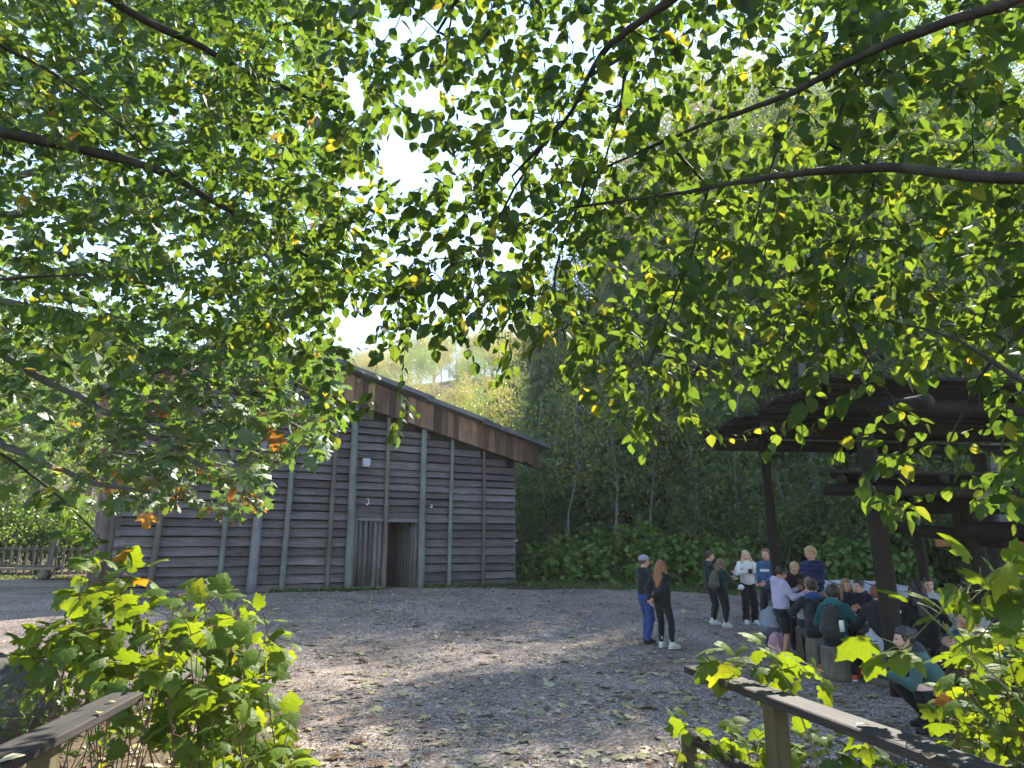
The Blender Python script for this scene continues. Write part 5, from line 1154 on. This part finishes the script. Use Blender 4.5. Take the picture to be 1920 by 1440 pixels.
    W = lambda p: (np.array(O, float)+np.array(Matrix.Rotation(yaw, 3, 'Z'))@(np.array(p)*k))
    P = Pose(); P.E=E; P.W=W; P.hp=hp; P.RT=RT; P.RH=RH; P.hc=hc; P.neck=neck; P.wr=wr; P.el=el; P.sh=sh; P.an=an; P.kn=kn; P.k=k; P.yaw=yaw; P.up=up
    if patch is not None:                      # a print / logo on the garment: (chest height, sideways, w, h, colour, front?)
        for (z, x, w_, h_, col, front) in patch:
            mb = MB(); g = np.linspace(-1, 1, 7); X, Z_ = np.meshgrid(g*w_/2, g*h_/2); 
            pts = np.array([hp+RT@np.array([x+a, 0, z+b]) for a, b in zip(X.ravel(), Z_.ravel())]); f = RT[:,1]*(1 if front else -1)
            tt = np.full(len(pts), .26)                      # march inwards until the cloth is met
            for _ in range(40): tt = np.maximum(tt-np.maximum(upper(pts+f*tt[:, None]), 0)*.8, 0)
            pts = pts+f*(tt+.004)[:, None]; i = np.arange(6)[:, None]*7+np.arange(6)[None]; mb.add(pts*k, np.stack([i, i+1, i+8, i+7], -1).reshape(-1, 4)); mb.build('print', cloth(col), E, True)
    return P
def backpack(P, col, label, name='backpack', sc=1.0, drop=0.0, strap=True, bottle=False, depth=.10):
    """a pack on the back of figure P"""
    c = P.hp+P.RT@np.array([0, -.21, .27-drop]); RT = P.RT
    E = empty(name, P.W(c), P.yaw, label, 'backpack'); k = P.k*sc
    L = np.array(Matrix.Rotation(0, 3, 'Z'))@RT
    def f(p):
        q = p@L; d = ell(p, L@np.array([0,0,0]), (.15,depth,.235), L); d = smin(d, cone(p, L@np.array([-.06,0,-.12]), L@np.array([.06,0,-.12]), .10, .10), .06)
        d = smin(d, ell(p, L@np.array([0,-.09,-.09]), (.105,.05,.10), L), .02); return d+.003*np.sin(q[:,2]*40+q[:,0]*20)
    V, Q = surfnet(f, (-.3,)*3, (.3,)*3, .014); mb = MB(); mb.add(V*k, Q); mb.build('bag', cloth(col, .8), E, True)
    if strap:
        for s in (-1, 1):
            a = L@np.array([s*.07,.06,.20]); b = L@np.array([s*.095,.15,.285]); e = L@np.array([s*.11,.33,.14]); g = L@np.array([s*.12,.30,-.02]); mb = MB(); mb.tube(np.array([a, (a+b)/2+L@np.array([0,.0,.04]), b, (b+e)/2+L@np.array([0,.06,.04]), e, g])*k, .016*k, 6); mb.build('strap', cloth(tuple(x*.7 for x in col)), E, True)
    mb = MB(); mb.tube(np.array([L@np.array([x,.01,.235+.03*(1-(x/.04)**2)]) for x in (-.04,-.02,0,.02,.04)])*k, .007, 6); mb.build('handle', cloth(tuple(x*.6 for x in col)), E, True)
    V, Q = surfnet(lambda p: np.abs(ell(p, L@np.array([0,-.09,-.09]), (.106,.052,.101), L))-.004, (-.3,)*3, (.3,)*3, .012)
    if bottle:
        w_ = P.W(c+RT@np.array([.17,-.05,-.06])); B = empty('water_bottle', w_, 0, 'white water bottle tucked in the side of the dark backpack', 'bottle'); mb = MB(); mb.tube([(0,0,-.08),(0,0,.05),(0,0,.07),(0,0,.08)], [.036,.036,.03,.02], 12); mb.build('flask', M_WHITE, B, True); mb = MB(); mb.tube([(0,0,.08),(0,0,.11)], [.024,.022], 12); mb.build('lid', cloth((.02,.02,.02)), B, True)
    return E
def foot(px, py, H, headpy=None):
    return on_ground(px, py)
def stand_at(px, zc):                         # ground point under a picture column at a given distance
    p = at(px, 1100, zc); return np.array([p[0], p[1], float(gz(p[0], p[1]))])
def hgt(px, topy, O):                         # body height that puts the crown of the head at picture row topy
    zc = O[1]*math.cos(PITCH)+(O[2]-EYE)*math.sin(PITCH); 
    for _ in range(3):
        p = at(px, topy, zc); zc = O[1]*math.cos(PITCH)+(p[2]-EYE)*math.sin(PITCH)
    return p[2]-O[2]
BLK = (.018,.018,.021); NAVY = (.02,.026,.05)
def people():
    st = 'pupils standing and talking on the gravel'; se = 'pupils sitting on stumps under the shelter'
    # two standing on the left
    O = on_ground(1213, 1206); P = figure('p', 'person in a pale purplish cap, black hoodie and blue jeans, beside the auburn haired one', O, (.80, .42), hgt(1210, 1043, O), headyaw=R(-14), top=(.022,.022,.027), bottom=(.03,.06,.21), shoes=(.02,.02,.02), hair=(.12,.06,.08), hairstyle='short', cap=(.30,.26,.36), legs='jeans', wrR=(.14,.24,1.02), wrL=(-.10,.28,1.02), ankL=(-.09,.06,.085), ankR=(.09,-.05,.085), topkind='hoodie', group=st, seed=1, broad=.95)
    mb = MB(); c = P.W((P.el[1]+P.wr[1])/2+np.array([.05,-.04,.09])); 
    o = empty('orange_pouch', c, P.yaw, 'small orange pouch at the elbow of the person in a cap', 'pouch'); mb.box((0,0,0), (.11,.05,.12), .4, bev=.012); mb.build('bag', cloth((.75,.17,.04)), o); mb = MB(); mb.tube([(-.03,0,.06),(0,.01,.1),(.03,0,.06)], .006, 6); mb.build('loop', cloth((.1,.1,.05)), o, True)
    O = on_ground(1246, 1216); P = figure('p', 'person with long auburn hair and black leggings, hands clasped behind the back', O, (.62, .70), hgt(1244, 1052, O), headyaw=R(-18), top=BLK, bottom=(.012,.012,.014), shoes=(.62,.60,.52), hair=(.26,.105,.045), hairstyle='long', legs='slim', wrL=(-.16,-.20,.92), wrR=(-.08,-.22,.96), poleL=(-1,-.5,0), poleR=(1,-.6,0), ankL=(-.12,.10,.085), ankR=(.15,.04,.085), socks=(.7,.7,.7), soles=(.7,.68,.6), hood=False, group=st, seed=2, toeR=-.5, topkind='jacket', broad=1.08)
    # the talking trio behind
    O = on_ground(1358, 1176); O2 = O+np.array([-.12,.45,0]); P = figure('p', 'taller person with dark tied hair half hidden behind the wavy haired one', O2, (.97,-.12), hgt(1355, 1034, O2), headyaw=R(4), top=(.02,.03,.03), bottom=(.014,.014,.016), shoes=(.5,.5,.5), hair=(.045,.03,.022), hairstyle='bun', legs='slim', wrR=(.22,.42,1.08), wrL=(-.1,.40,1.02), palmR=(0,0,1), palmL=(0,0,1), group=st, seed=3, socks=(.7,.7,.7), hood=True)
    c = P.W((P.wr[1]+P.wr[-1])/2+np.array([.0,.10,.05])); B = empty('open_booklet', c, P.yaw, 'white sheet with a yellow edge held between the wavy haired and blonde pupils', 'booklet'); mb = MB(); mb.box((0,0,.012), (.30,.24,.012), M=Matrix.Rotation(R(-24), 3, 'X')); mb.build('pages', cloth((.75,.75,.74)), B); mb = MB(); mb.box((0,0,-.004), (.31,.25,.012), M=Matrix.Rotation(R(-24), 3, 'X')); mb.build('cover', cloth((.75,.5,.05)), B)
    P = figure('p', 'person with long wavy brown hair raising one hand, khaki backpack on back', O, (.90,.30), hgt(1358, 1049, O), headyaw=R(10), headpitch=R(6), top=(.02,.045,.04), bottom=(.013,.013,.015), shoes=(.55,.53,.48), hair=(.16,.09,.055), hairstyle='wavy', legs='slim', wrL=(-.10,.42,1.32), poleL=(-.3,-.3,-1), curlL=.25, palmL=(0,-1,0), wrR=(.16,.36,1.0), ankL=(-.10,.12,.085), ankR=(.10,-.04,.085), socks=(.75,.75,.75), soles=(.6,.6,.55), group=st, seed=4, topkind='jacket')
    backpack(P, (.085,.08,.06), 'khaki backpack worn by the wavy haired pupil')
    c = P.W(P.wr[1]+np.array([.02,.09,-.02])); B = empty('paper_bag', c, P.yaw, 'crumpled white paper held by the pupil with the khaki backpack', 'paper'); V, Q = surfnet(lambda p: ell(p, (0,0,0), (.05,.09,.06))+.012*np.sin(p[:,0]*60+1)*np.sin(p[:,1]*50)*np.sin(p[:,2]*55+2), (-.15,)*3, (.15,)*3, .012); mb = MB(); mb.add(V, Q); mb.build('paper', cloth((.72,.72,.70)), B)
    O = on_ground(1408, 1170); P = figure('p', 'person with long blonde hair, white fleece and wide black trousers, holding a dark cup', O, (-.06,-1), hgt(1401, 1033, O), headpitch=R(-4), top=(.66,.63,.62), bottom=(.012,.012,.013), shoes=(.68,.68,.68), hair=(.55,.40,.22), hairstyle='longfront', legs='wide', wrL=(-.085,.25,1.19), wrR=(.085,.25,1.19), poleL=(-1,-.2,-.5), poleR=(1,-.2,-.5), curlL=.9, curlR=.9, group=st, seed=5, soles=(.7,.7,.7), topkind='fleece', hood=False)
    c = P.W(np.array([0,.30,1.215])); B = empty('dark_cup', c, 0, 'small dark blue cup in the hands of the blonde pupil in a white fleece', 'cup'); mb = MB(); mb.tube([(0,0,-.05),(0,0,.0),(0,0,.055)], [.036,.041,.045], 14); mb.build('cup_body', cloth((.012,.014,.05), .4, 'enamel'), B, True); mb = MB(); mb.tube([(.043,0,-.03),(.075,0,-.02),(.078,0,.02),(.045,0,.035)], .007, 6); mb.build('handle', cloth((.012,.014,.05), .4, 'enamel'), B, True)
    c = P.W(np.array([-.21,-.1,.98]))
    B = empty('blue_bag', c, P.yaw, 'bright blue bag hanging at the hip of the blonde pupil', 'bag'); V, Q = surfnet(lambda p: ell(p, (0,0,0), (.08,.06,.17)), (-.2,)*3, (.2,)*3, .015); mb = MB(); mb.add(V, Q); mb.build('pouch', cloth((.03,.16,.55)), B, True); mb = MB(); mb.tube([(0,.02,.15),(.02,.06,.3),(.05,.12,.4)], .012, 6); mb.build('strap', cloth((.03,.14,.45)), B, True)
    O = stand_at(1441, 14.6); P = figure('p', 'person in a blue hoodie with pale chest lettering, mostly hidden by the shelter post', O, (-.75,-.65), hgt(1440, 1030, O), headyaw=R(10), top=(.04,.09,.18), bottom=(.02,.02,.03), shoes=(.05,.05,.05), hair=(.20,.12,.07), hairstyle='pony', legs='jeans', wrL=(-.1,.28,1.02), wrR=(.1,.28,1.02), patch=[(.37,.0,.2,.05,(.6,.62,.66),True)], group=st, seed=6)
    # lavender hoodie boy
    O = on_ground(1474, 1243); P = figure('p', 'person in a lavender hoodie and black shorts, holding up a phone', O, (.93,.12), hgt(1468, 1061, O), headyaw=R(4), headpitch=R(22), top=(.42,.38,.55), bottom=(.013,.014,.02), shoes=(.02,.02,.02), hair=(.015,.012,.012), hairstyle='short', skin=1, legs='shorts', wrL=(-.05,.36,1.26), poleL=(-.4,-.2,-1), wrR=(.16,.34,1.18), poleR=(.6,-.4,-1), curlL=.8, ankL=(-.10,.12,.085), ankR=(.10,-.10,.085), soles=(.7,.7,.7), group=st, seed=7, broad=1.06, hoodcol=(.40,.36,.53), toeL=.1)
    c = P.W(P.wr[-1]+np.array([.03,.07,.08])); B = empty('mobile_phone', c, P.yaw+R(90), 'dark phone held up by the lavender hoodie', 'phone'); mb = MB(); mb.box((0,0,0), (.072,.009,.145), bev=.003); mb.build('case', cloth((.015,.015,.015), .4, 'plastic'), B); mb = MB(); mb.box((0,-.006,0), (.062,.002,.13)); mb.build('screen', cloth((.03,.03,.035), .1, 'glass'), B)
    # blond in black and puffer jacket, behind the seated ring
    O = stand_at(1488, 12.7); P = figure('p', 'person with blond hair and a black hoodie with a white chest logo, looking down', O, (-.1,-1), hgt(1490, 1050, O), headpitch=R(34), lean=R(8), top=(.02,.014,.016), bottom=BLK, shoes=BLK, hair=(.50,.36,.19), hairstyle='pony', legs='jeans', wrL=(-.14,.3,1.0), wrR=(.12,.3,1.02), patch=[(.40,-.09,.065,.065,(.6,.6,.6),True)], group=st, seed=8)
    O = stand_at(1527, 13.2); P = figure('p', 'person with curly blond hair and a navy quilted puffer jacket', O, (-.70,-.62), hgt(1518, 1027, O), headyaw=R(6), headpitch=R(6), top=(.018,.025,.085), bottom=(.24,.20,.14), shoes=(.1,.08,.06), hair=(.52,.38,.20), hairstyle='curly', legs='jeans', wrL=(-.10,.30,1.08), wrR=(.14,.28,1.0), poleL=(-.25,-1,-.5), poleR=(.25,-1,-.5), puffer=True, topkind='jacket', group=st, seed=9, hoodcol=(.02,.03,.10), broad=.98)
    # ---------------- seated ring: stump, hip height .42
    def sit(px, zc, headpx_top, label, fwd, H=1.62, h=.44, r=.2, stump_=True, **kw):
        O = stand_at(px, zc)
        if stump_:
            p = O.copy(); S = empty('stump_seat', p, RNG.uniform(0, 6), kw.pop('stlabel'), 'stump', 'log stump seats under the shelter')
            mb = MB(); zz = np.array([-.03, .06, .18, h*.7, h-.05, h-.02]); mb.tube(np.stack([zz*0, zz*0, zz], 1), r*np.array([1.14, 1.05, 1, .98, .97, .93]), 20, .5, rough=.025); mb.build('trunk', M_STUMP, S, True)
            mb = MB(); th = np.linspace(0, 2*np.pi, 20, endpoint=False); mb.add(np.stack([np.cos(th)*r*.92, np.sin(th)*r*.92, np.full(20, h-.014)], 1), [np.arange(20)[None]]); mb.build('cut_top', M_CUT, S)
        k = H/1.68
        a = dict(hip=(0, 0, (h+.085)/k), ankL=(-.15, .40, .085), ankR=(.15, .38, .085), kneeL=(-.2, 1, 1.2), kneeR=(.2, 1, 1.2), group=se, lean=R(14)); a.update(kw)
        return figure('p', label, O, fwd, H, **a)
    P = sit(1505, 11.9, 0, 'seated person in a pale grey top drinking from a can', (.45,-.85), stlabel='stump under the pupil who is drinking', top=(.42,.44,.42), bottom=NAVY, hair=(.26,.16,.09), headyaw=R(-20), wrL=(-.04,.27,1.02), wrR=(.16,.30,.92), poleL=(-.8,0,-1), curlL=.9, hood=False, seed=11, topkind='shirt', H=1.58, h=.50)
    c = P.W(P.wr[-1]+np.array([.03,.05,.04])); B = empty('drink_can', c, 0, 'small pale can raised to the mouth of the drinking pupil', 'can'); mb = MB(); mb.tube([(0,0,-.055),(0,0,.055)], .031, 12); mb.build('can_body', M_METAL, B, True); mb = MB(); mb.tube([(0,0,.055),(0,0,.062)], .026, 12); mb.build('rim', M_WHITE, B, True)
    P = sit(1524, 10.9, 0, 'seated person seen from behind in a black jacket with a blue hood and black backpack', (.30,.93), stlabel='pale topped stump under the pupil with the blue hood', top=(.025,.027,.035), hoodcol=(.03,.06,.19), bottom=BLK, hair=(.035,.024,.018), wrL=(-.34,.24,.78), wrR=(.2,.34,.80), seed=12, lean=R(8), H=1.66, h=.46, topkind='jacket')
    backpack(P, (.016,.016,.018), 'black backpack on the pupil with the blue hood', drop=.04)
    P = sit(1556, 10.15, 0, 'seated person seen from behind in a teal hoodie with a dark patterned backpack', (.62,.75), stlabel='mossy stump under the pupil in a teal hoodie', top=(.012,.075,.08), hoodcol=(.02,.13,.145), bottom=BLK, hair=(.055,.038,.026), hairstyle='curly', wrR=(.30,.34,.70), wrL=(-.2,.36,.76), seed=13, lean=R(12), shoes=(.5,.06,.03), H=1.62, h=.44, r=.23, ankL=(-.28,.12,.085), ankR=(.2,.34,.085))
    backpack(P, (.035,.036,.034), 'dark patterned backpack with a bottle on the teal hoodie', drop=.03, bottle=True)
    P = sit(1580, 12.3, 0, 'seated person with long light brown hair facing the camera, unwrapping food', (-.05,-1), stlabel='stump under the pupil with long light brown hair', top=NAVY, bottom=BLK, hair=(.34,.20,.11), hairstyle='longfront', wrL=(-.12,.36,.86), wrR=(.06,.38,.82), curlL=.8, curlR=.8, seed=14, H=1.56, h=.46, headyaw=R(4))
    c = P.W((P.wr[1]+P.wr[-1])/2+np.array([0,.08,.03])); B = empty('food_wrapper', c, P.yaw, 'orange and pink snack wrapper in the hands of the long haired seated pupil', 'wrapper'); mb = MB(); mb.tube([(-.06,0,0),(0,.01,.02),(.07,0,.03)], [.02,.032,.016], 8, rough=.15); mb.build('wrapping', cloth((.6,.28,.16), .4, 'foil'), B); mb = MB(); mb.tube([(.05,0,-.03),(.06,.0,-.07)], [.022,.02], 8); mb.build('label', cloth((.55,.2,.25), .4, 'foil'), B)
    P = sit(1622, 12.0, 0, 'seated person with dark tied hair and navy top turned to the left', (-.9,-.35), stlabel='stump under the pupil turned to the left', top=(.016,.02,.04), bottom=BLK, hair=(.04,.024,.016), hairstyle='bun', wrL=(-.1,.36,.72), wrR=(.1,.36,.70), seed=15, H=1.58, h=.46)
    P = sit(1642, 9.7, 0, 'seated person with curly auburn hair and black hoodie, red trainer stretched out to the left', (.55,.80), stlabel='tall cracked stump under the curly auburn haired pupil', top=(.016,.017,.02), bottom=(.014,.015,.02), hair=(.19,.075,.04), hairstyle='curly', wrL=(-.25,.38,.74), wrR=(.25,.36,.70), seed=16, lean=R(16), H=1.66, h=.46, r=.22, socks=(.7,.7,.7), sockband=True, shoes=(.65,.09,.04), soles=(.75,.75,.75), ankL=(-.42,.05,.085), kneeL=(-1,.5,.4), ankR=(.2,.34,.085), legs='jeans')
    c = P.W(P.hp+np.array([-.10,-.20,.02])); B = empty('drawstring_bag', c, P.yaw, 'grey striped drawstring bag hanging from the curly auburn haired pupil', 'bag'); V, Q = surfnet(lambda p: smin(ell(p, (0,0,-.03), (.14,.09,.15)), cone(p, (0,0,.05), (0,0,.17), .07, .02), .06)+.005*np.sin(p[:,0]*70+p[:,2]*30), (-.25,)*3, (.25,)*3, .014); mb = MB(); mb.add(V, Q); mb.build('sack', cloth((.40,.41,.46)), B, True)
    for i, z in enumerate((-.06, -.02, .02)): mb = MB(); mb.tube([(x, -math.sqrt(max(0, 1-(x/.14)**2))*.088-.006, z+.004*(i+x*20)) for x in np.linspace(-.08, .08, 7)], .006, 5); mb.build('printed_line', cloth((.03,.03,.035)), B, True)
    mb = MB(); mb.tube([(0,0,.16),(.02,.08,.3),(.03,.12,.42)], .006, 5); mb.build('cord', cloth((.03,.03,.03)), B, True)
    P = sit(1722, 9.5, 0, 'seated person with long dark hair in a black jacket with a white sleeve print', (.35,.85), stump_=False, top=(.014,.014,.017), bottom=(.012,.012,.014), hair=(.028,.018,.015), hairstyle='long', wrL=(-.25,.3,.74), wrR=(.25,.36,.74), seed=17, lean=R(14), H=1.72, h=.52, broad=1.1, topkind='jacket')
    mb = MB(); a, b = P.sh[-1], P.el[-1]; d = (b-a)/np.linalg.norm(b-a); pts = []
    for t in (.35,.6,.85,1.02):
        for q in (-.05,-.02,.02,.05): pts.append((a+(b-a)*t+np.array([-.055+abs(q)*.2,-.055+abs(q)*.3,0])*1.05+np.cross(d, np.array([-.7,-.7,0]))*q)*P.k)
    i = np.arange(3)[:, None]*4+np.arange(3)[None]; mb.add(np.array(pts), np.stack([i, i+1, i+5, i+4], -1).reshape(-1, 4)); mb.build('print', cloth((.6,.62,.62)), P.E)
    P = sit(1738, 11.8, 0, 'seated person with tied dark hair and a pale grey hoodie facing the camera', (-.35,-.9), stump_=False, top=(.42,.42,.44), bottom=BLK, hair=(.05,.03,.022), hairstyle='bun', seed=18, H=1.6, h=.5, wrL=(-.1,.3,.78), wrR=(.1,.3,.78))
    P = sit(1862, 8.8, 0, 'hunched person in a loose sage grey hooded jacket by the right hand posts', (-.75,.3), stump_=False, top=(.20,.20,.17), bottom=(.03,.04,.06), hair=(.06,.04,.03), hairstyle='short', lean=R(38), seed=19, H=1.75, h=.5, broad=1.15, wrL=(-.2,.5,.62), wrR=(.2,.5,.62), hoodcol=(.21,.21,.18), topkind='jacket')
    P = sit(1806, 10.6, 0, 'seated person in a white shirt and blue shorts behind the right hand post', (-.8,-.3), stump_=False, top=(.52,.55,.6), bottom=(.02,.07,.2), legs='shorts', hair=(.07,.045,.03), hairstyle='short', seed=20, H=1.55, h=.46, topkind='shirt', hood=False)
    O = on_ground(1755, 1372); P = figure('p', 'crouching person in a sea green hoodie reaching forward with both hands', O, (-.96,.12), 1.66, hip=(0,-.16,.33), lean=R(36), ankL=(-.14,.08,.085), ankR=(.14,.0,.085), kneeL=(-.35,1,.5), kneeR=(.35,1,.5), wrL=(-.08,.44,.56), wrR=(.05,.48,.54), poleL=(-.5,-.2,-1), poleR=(.5,-.2,-1), palmL=(1,0,0), palmR=(-1,0,0), top=(.045,.10,.095), hoodcol=(.03,.04,.045), bottom=(.012,.012,.013), shoes=BLK, hair=(.035,.025,.03), hairstyle='bun', headpitch=R(-8), group=se, seed=21, curlL=.8, curlR=.8)
    P = sit(1442, 11.9, 0, 'crouched person in a grey jacket tucked in behind the lavender hoodie', (.4,.9), stump_=False, top=(.20,.22,.26), bottom=(.08,.085,.10), hair=(.1,.06,.04), hairstyle='pony', lean=R(52), seed=22, H=1.5, h=.34, headpitch=R(30), wrL=(-.1,.45,.5), wrR=(.1,.45,.5))
    P = sit(1832, 7.2, 0, 'seated person with reddish fair hair mostly hidden in the leaves at right', (-.5,.8), stump_=False, top=(.1,.06,.05), bottom=BLK, hair=(.42,.22,.12), hairstyle='curly', seed=23, H=1.55, h=.36)
    # bags, crates and benches round about
    c = stand_at(1447, 11.4)
    E = empty('backpack', c, R(15), 'dusty pink backpack standing on the gravel left of the lavender hoodie', 'backpack')
    V, Q = surfnet(lambda p: smin(ell(p, (0,0,.24), (.15,.11,.235)), ell(p, (0,-.09,.17), (.105,.05,.11)), .02)+.004*np.sin(p[:,2]*50+p[:,0]*30), (-.3,-.3,-.02), (.3,.3,.55), .014); mb = MB(); mb.add(V, Q); mb.build('bag', cloth((.40,.23,.27)), E, True)
    for s in (-1, 1): mb = MB(); mb.tube([(s*.07,-.04,.46),(s*.06,-.1,.40),(s*.055,-.14,.25),(s*.05,-.12,.08)], .011, 6); mb.build('strap', cloth((.50,.30,.34)), E, True)
    for (px, zc, rz, label, L) in [(1775, 10.4, R(-14), 'log bench by the long dark haired pupil', 1.5), (1905, 9.0, R(-25), 'log bench under the hunched person at right', 1.6), (1725, 9.45, R(-15), 'short log bench under the long dark haired pupil', .9), (1738, 11.8, R(10), 'log bench under the pupil in a pale grey hoodie', 1.0), (1832, 7.2, R(25), 'low log bench in the leaves at right', 1.0)]:
        c = stand_at(px, zc); B = empty('log_bench', c, rz, label, 'bench'); h = .40 if px != 1832 else .28
        mb = MB(); th = np.linspace(0, np.pi, 9); 
        prof = np.stack([-.17*np.cos(th), -.15*np.sin(th)], 1); V = np.array([[x, y, h+z] for x in np.linspace(-L/2, L/2, 7) for y, z in prof]); i = np.arange(6)[:, None]*9; j = np.arange(9)[None]; j2 = (j+1) % 9; mb.add(V, [np.stack([i+j, i+9+j, i+9+j2, i+j2], -1).reshape(-1, 4), np.arange(9)[None], 54+np.arange(9)[None, ::-1]], .5); mb.build('seat', M_RAILX, B)
        for x in (-L*.33, L*.33): mb = MB(); mb.tube([(x, 0, -.02), (x, 0, h-.1)], .11, 12, rough=.02); mb.build('support', M_STUMP, B, True)
    # table with white sheet and yellow crate in the far right
    c = stand_at(1885, 14.4); Tb = empty('plank_table', c, R(-6), 'dark plank table under the yellow crate at far right', 'table'); 
    mb = MB(); mb.box((0,0,.72), (1.9,.7,.06), bev=.008); mb.build('table_top', M_DARKX, Tb)
    for x in (-.8,.8):
        for y in (-.28,.28): mb = MB(); mb.box((x,y,.345), (.09,.09,.69)); mb.build('leg', M_DARK, Tb)
    c2 = c+np.array([.15,0,.752]); K = empty('yellow_crate', c2, R(-6), 'bright yellow plastic crate on the far right table', 'crate'); mb = MB(); th = .02
    for (x,y,dx,dy) in ((0,-.15,.44,th),(0,.15,.44,th),(-.21,0,th,.28),(.21,0,th,.28)):
        mb.box((x,y,.29), (dx,dy,.05)); mb.box((x,y,.03), (dx,dy,.06)); mb.box((x,y,.16), (dx*.96,dy*.9,.03))
        n = 7
        for q in np.linspace(-.46,.46,n): mb.box((x+(q*dx if dx > .1 else 0), y+(q*dy if dy > .1 else 0), .16), (.03 if dx > .1 else dx*.8, .03 if dy > .1 else dy*.8, .24))
    mb.build('basket', plain('yellow_plastic', (.75,.5,.02), .5), K); mb = MB(); mb.box((0,0,.012), (.40,.26,.02)); mb.build('bottom', plain('yellow_plastic_base', (.5,.33,.02), .5), K)
    c3 = c+np.array([-.32,-.1,.752]); K = empty('white_sheet', c3, R(-6), 'white board standing on the table beside the yellow crate', 'board'); mb = MB(); mb.box((0,0,.17), (.42,.03,.34), M=Matrix.Rotation(R(-6), 3, 'X')); mb.build('panel', M_WHITE, K); mb = MB(); mb.box((0,.1,.1), (.03,.16,.2)); mb.build('stand', M_DARK, K)
M_RAILX = woodmat('bench_timber', [(.22, (.04,.03,.022)), (.5, (.11,.085,.06)), (.8, (.22,.18,.13))], (.5, 9, 9), .1, .6)
people()
def fallen():
    mt = bpy.data.materials['fallen_leaf']; ml = bpy.data.materials['sunlit_yellow_leaf']
    for i, (px, py, R_, lab, sz, v) in enumerate([(200,1315,'L','curled yellow leaf on the left handrail, farthest along',.05,.2),(186,1337,'L','brown leaf lying in the middle of the left handrail',.05,.6),(48,1415,'L','pale green leaf on the near end of the left handrail',.10,.25),(1605,1358,'R','yellow leaf on the right handrail beyond its post',.07,.1),(1470,1298,'R','flat grey leaf on the right handrail near its post',.07,.9),(1740,1412,'R','dull leaf on the near end of the right handrail',.08,.8)]):
        p = at_z(px, py, 1.012); mb = MB(); mb.leaves(T_HAZEL, np.zeros((1,3)), np.array([[math.cos(i*2.1), math.sin(i*2.1), .1]]), np.array([[.1,.15,1]]), sz, np.array([v]))
        o = mb.build('fallen_leaf', mt); o.location = [float(x) for x in p]; tag(o, lab, 'leaf')
fallen()
def boulder():
    p = on_ground(-10, 1262); p = np.array([-5.6, 7.6, float(gz(-5.6, 7.6))]); V, Q = surfnet(lambda q: ell(q, (0,0,.3), (.95,.7,.62))+.06*np.sin(q[:,0]*5+1)*np.sin(q[:,1]*6)*np.sin(q[:,2]*7+2)+.02*np.sin(q[:,0]*17)*np.sin(q[:,2]*19), (-1.3,-1.1,-.3), (1.3,1.1,1.2), .06)
    mb = MB(); mb.add(V, Q); t = NT('mossy_rock'); n = t.noise(t.coord(), 6, 7, .7); m = t.pbsdf(t.ramp(n, [(.3, (.035,.033,.03)), (.5, (.08,.075,.065)), (.62, (.05,.06,.02)), (.8, (.1,.11,.04))]), .9, t.bump(n, .8, .05))
    o = mb.build('mossy_boulder', m, smooth=True); o.location = [float(x) for x in p]; tag(o, 'dark mossy boulder at the left edge behind the bushes', 'boulder')
boulder()

def haze():
    mb = MB(); mb.box((0, 0, 36), (1500, 1500, 80)); t = NT('pale_haze')
    v = t.n('ShaderNodeVolumePrincipled', {'Color': (1, .98, .92, 1), 'Density': HAZE, 'Anisotropy': .35}); t.t.links.new(v.outputs[0], t.out.inputs['Volume'])
    o = mb.build('haze', t.m); tag(o, 'thin pale morning haze in the air', 'haze', kind='stuff')
HAZE = .0005
haze(); cy.volume_bounces = 1
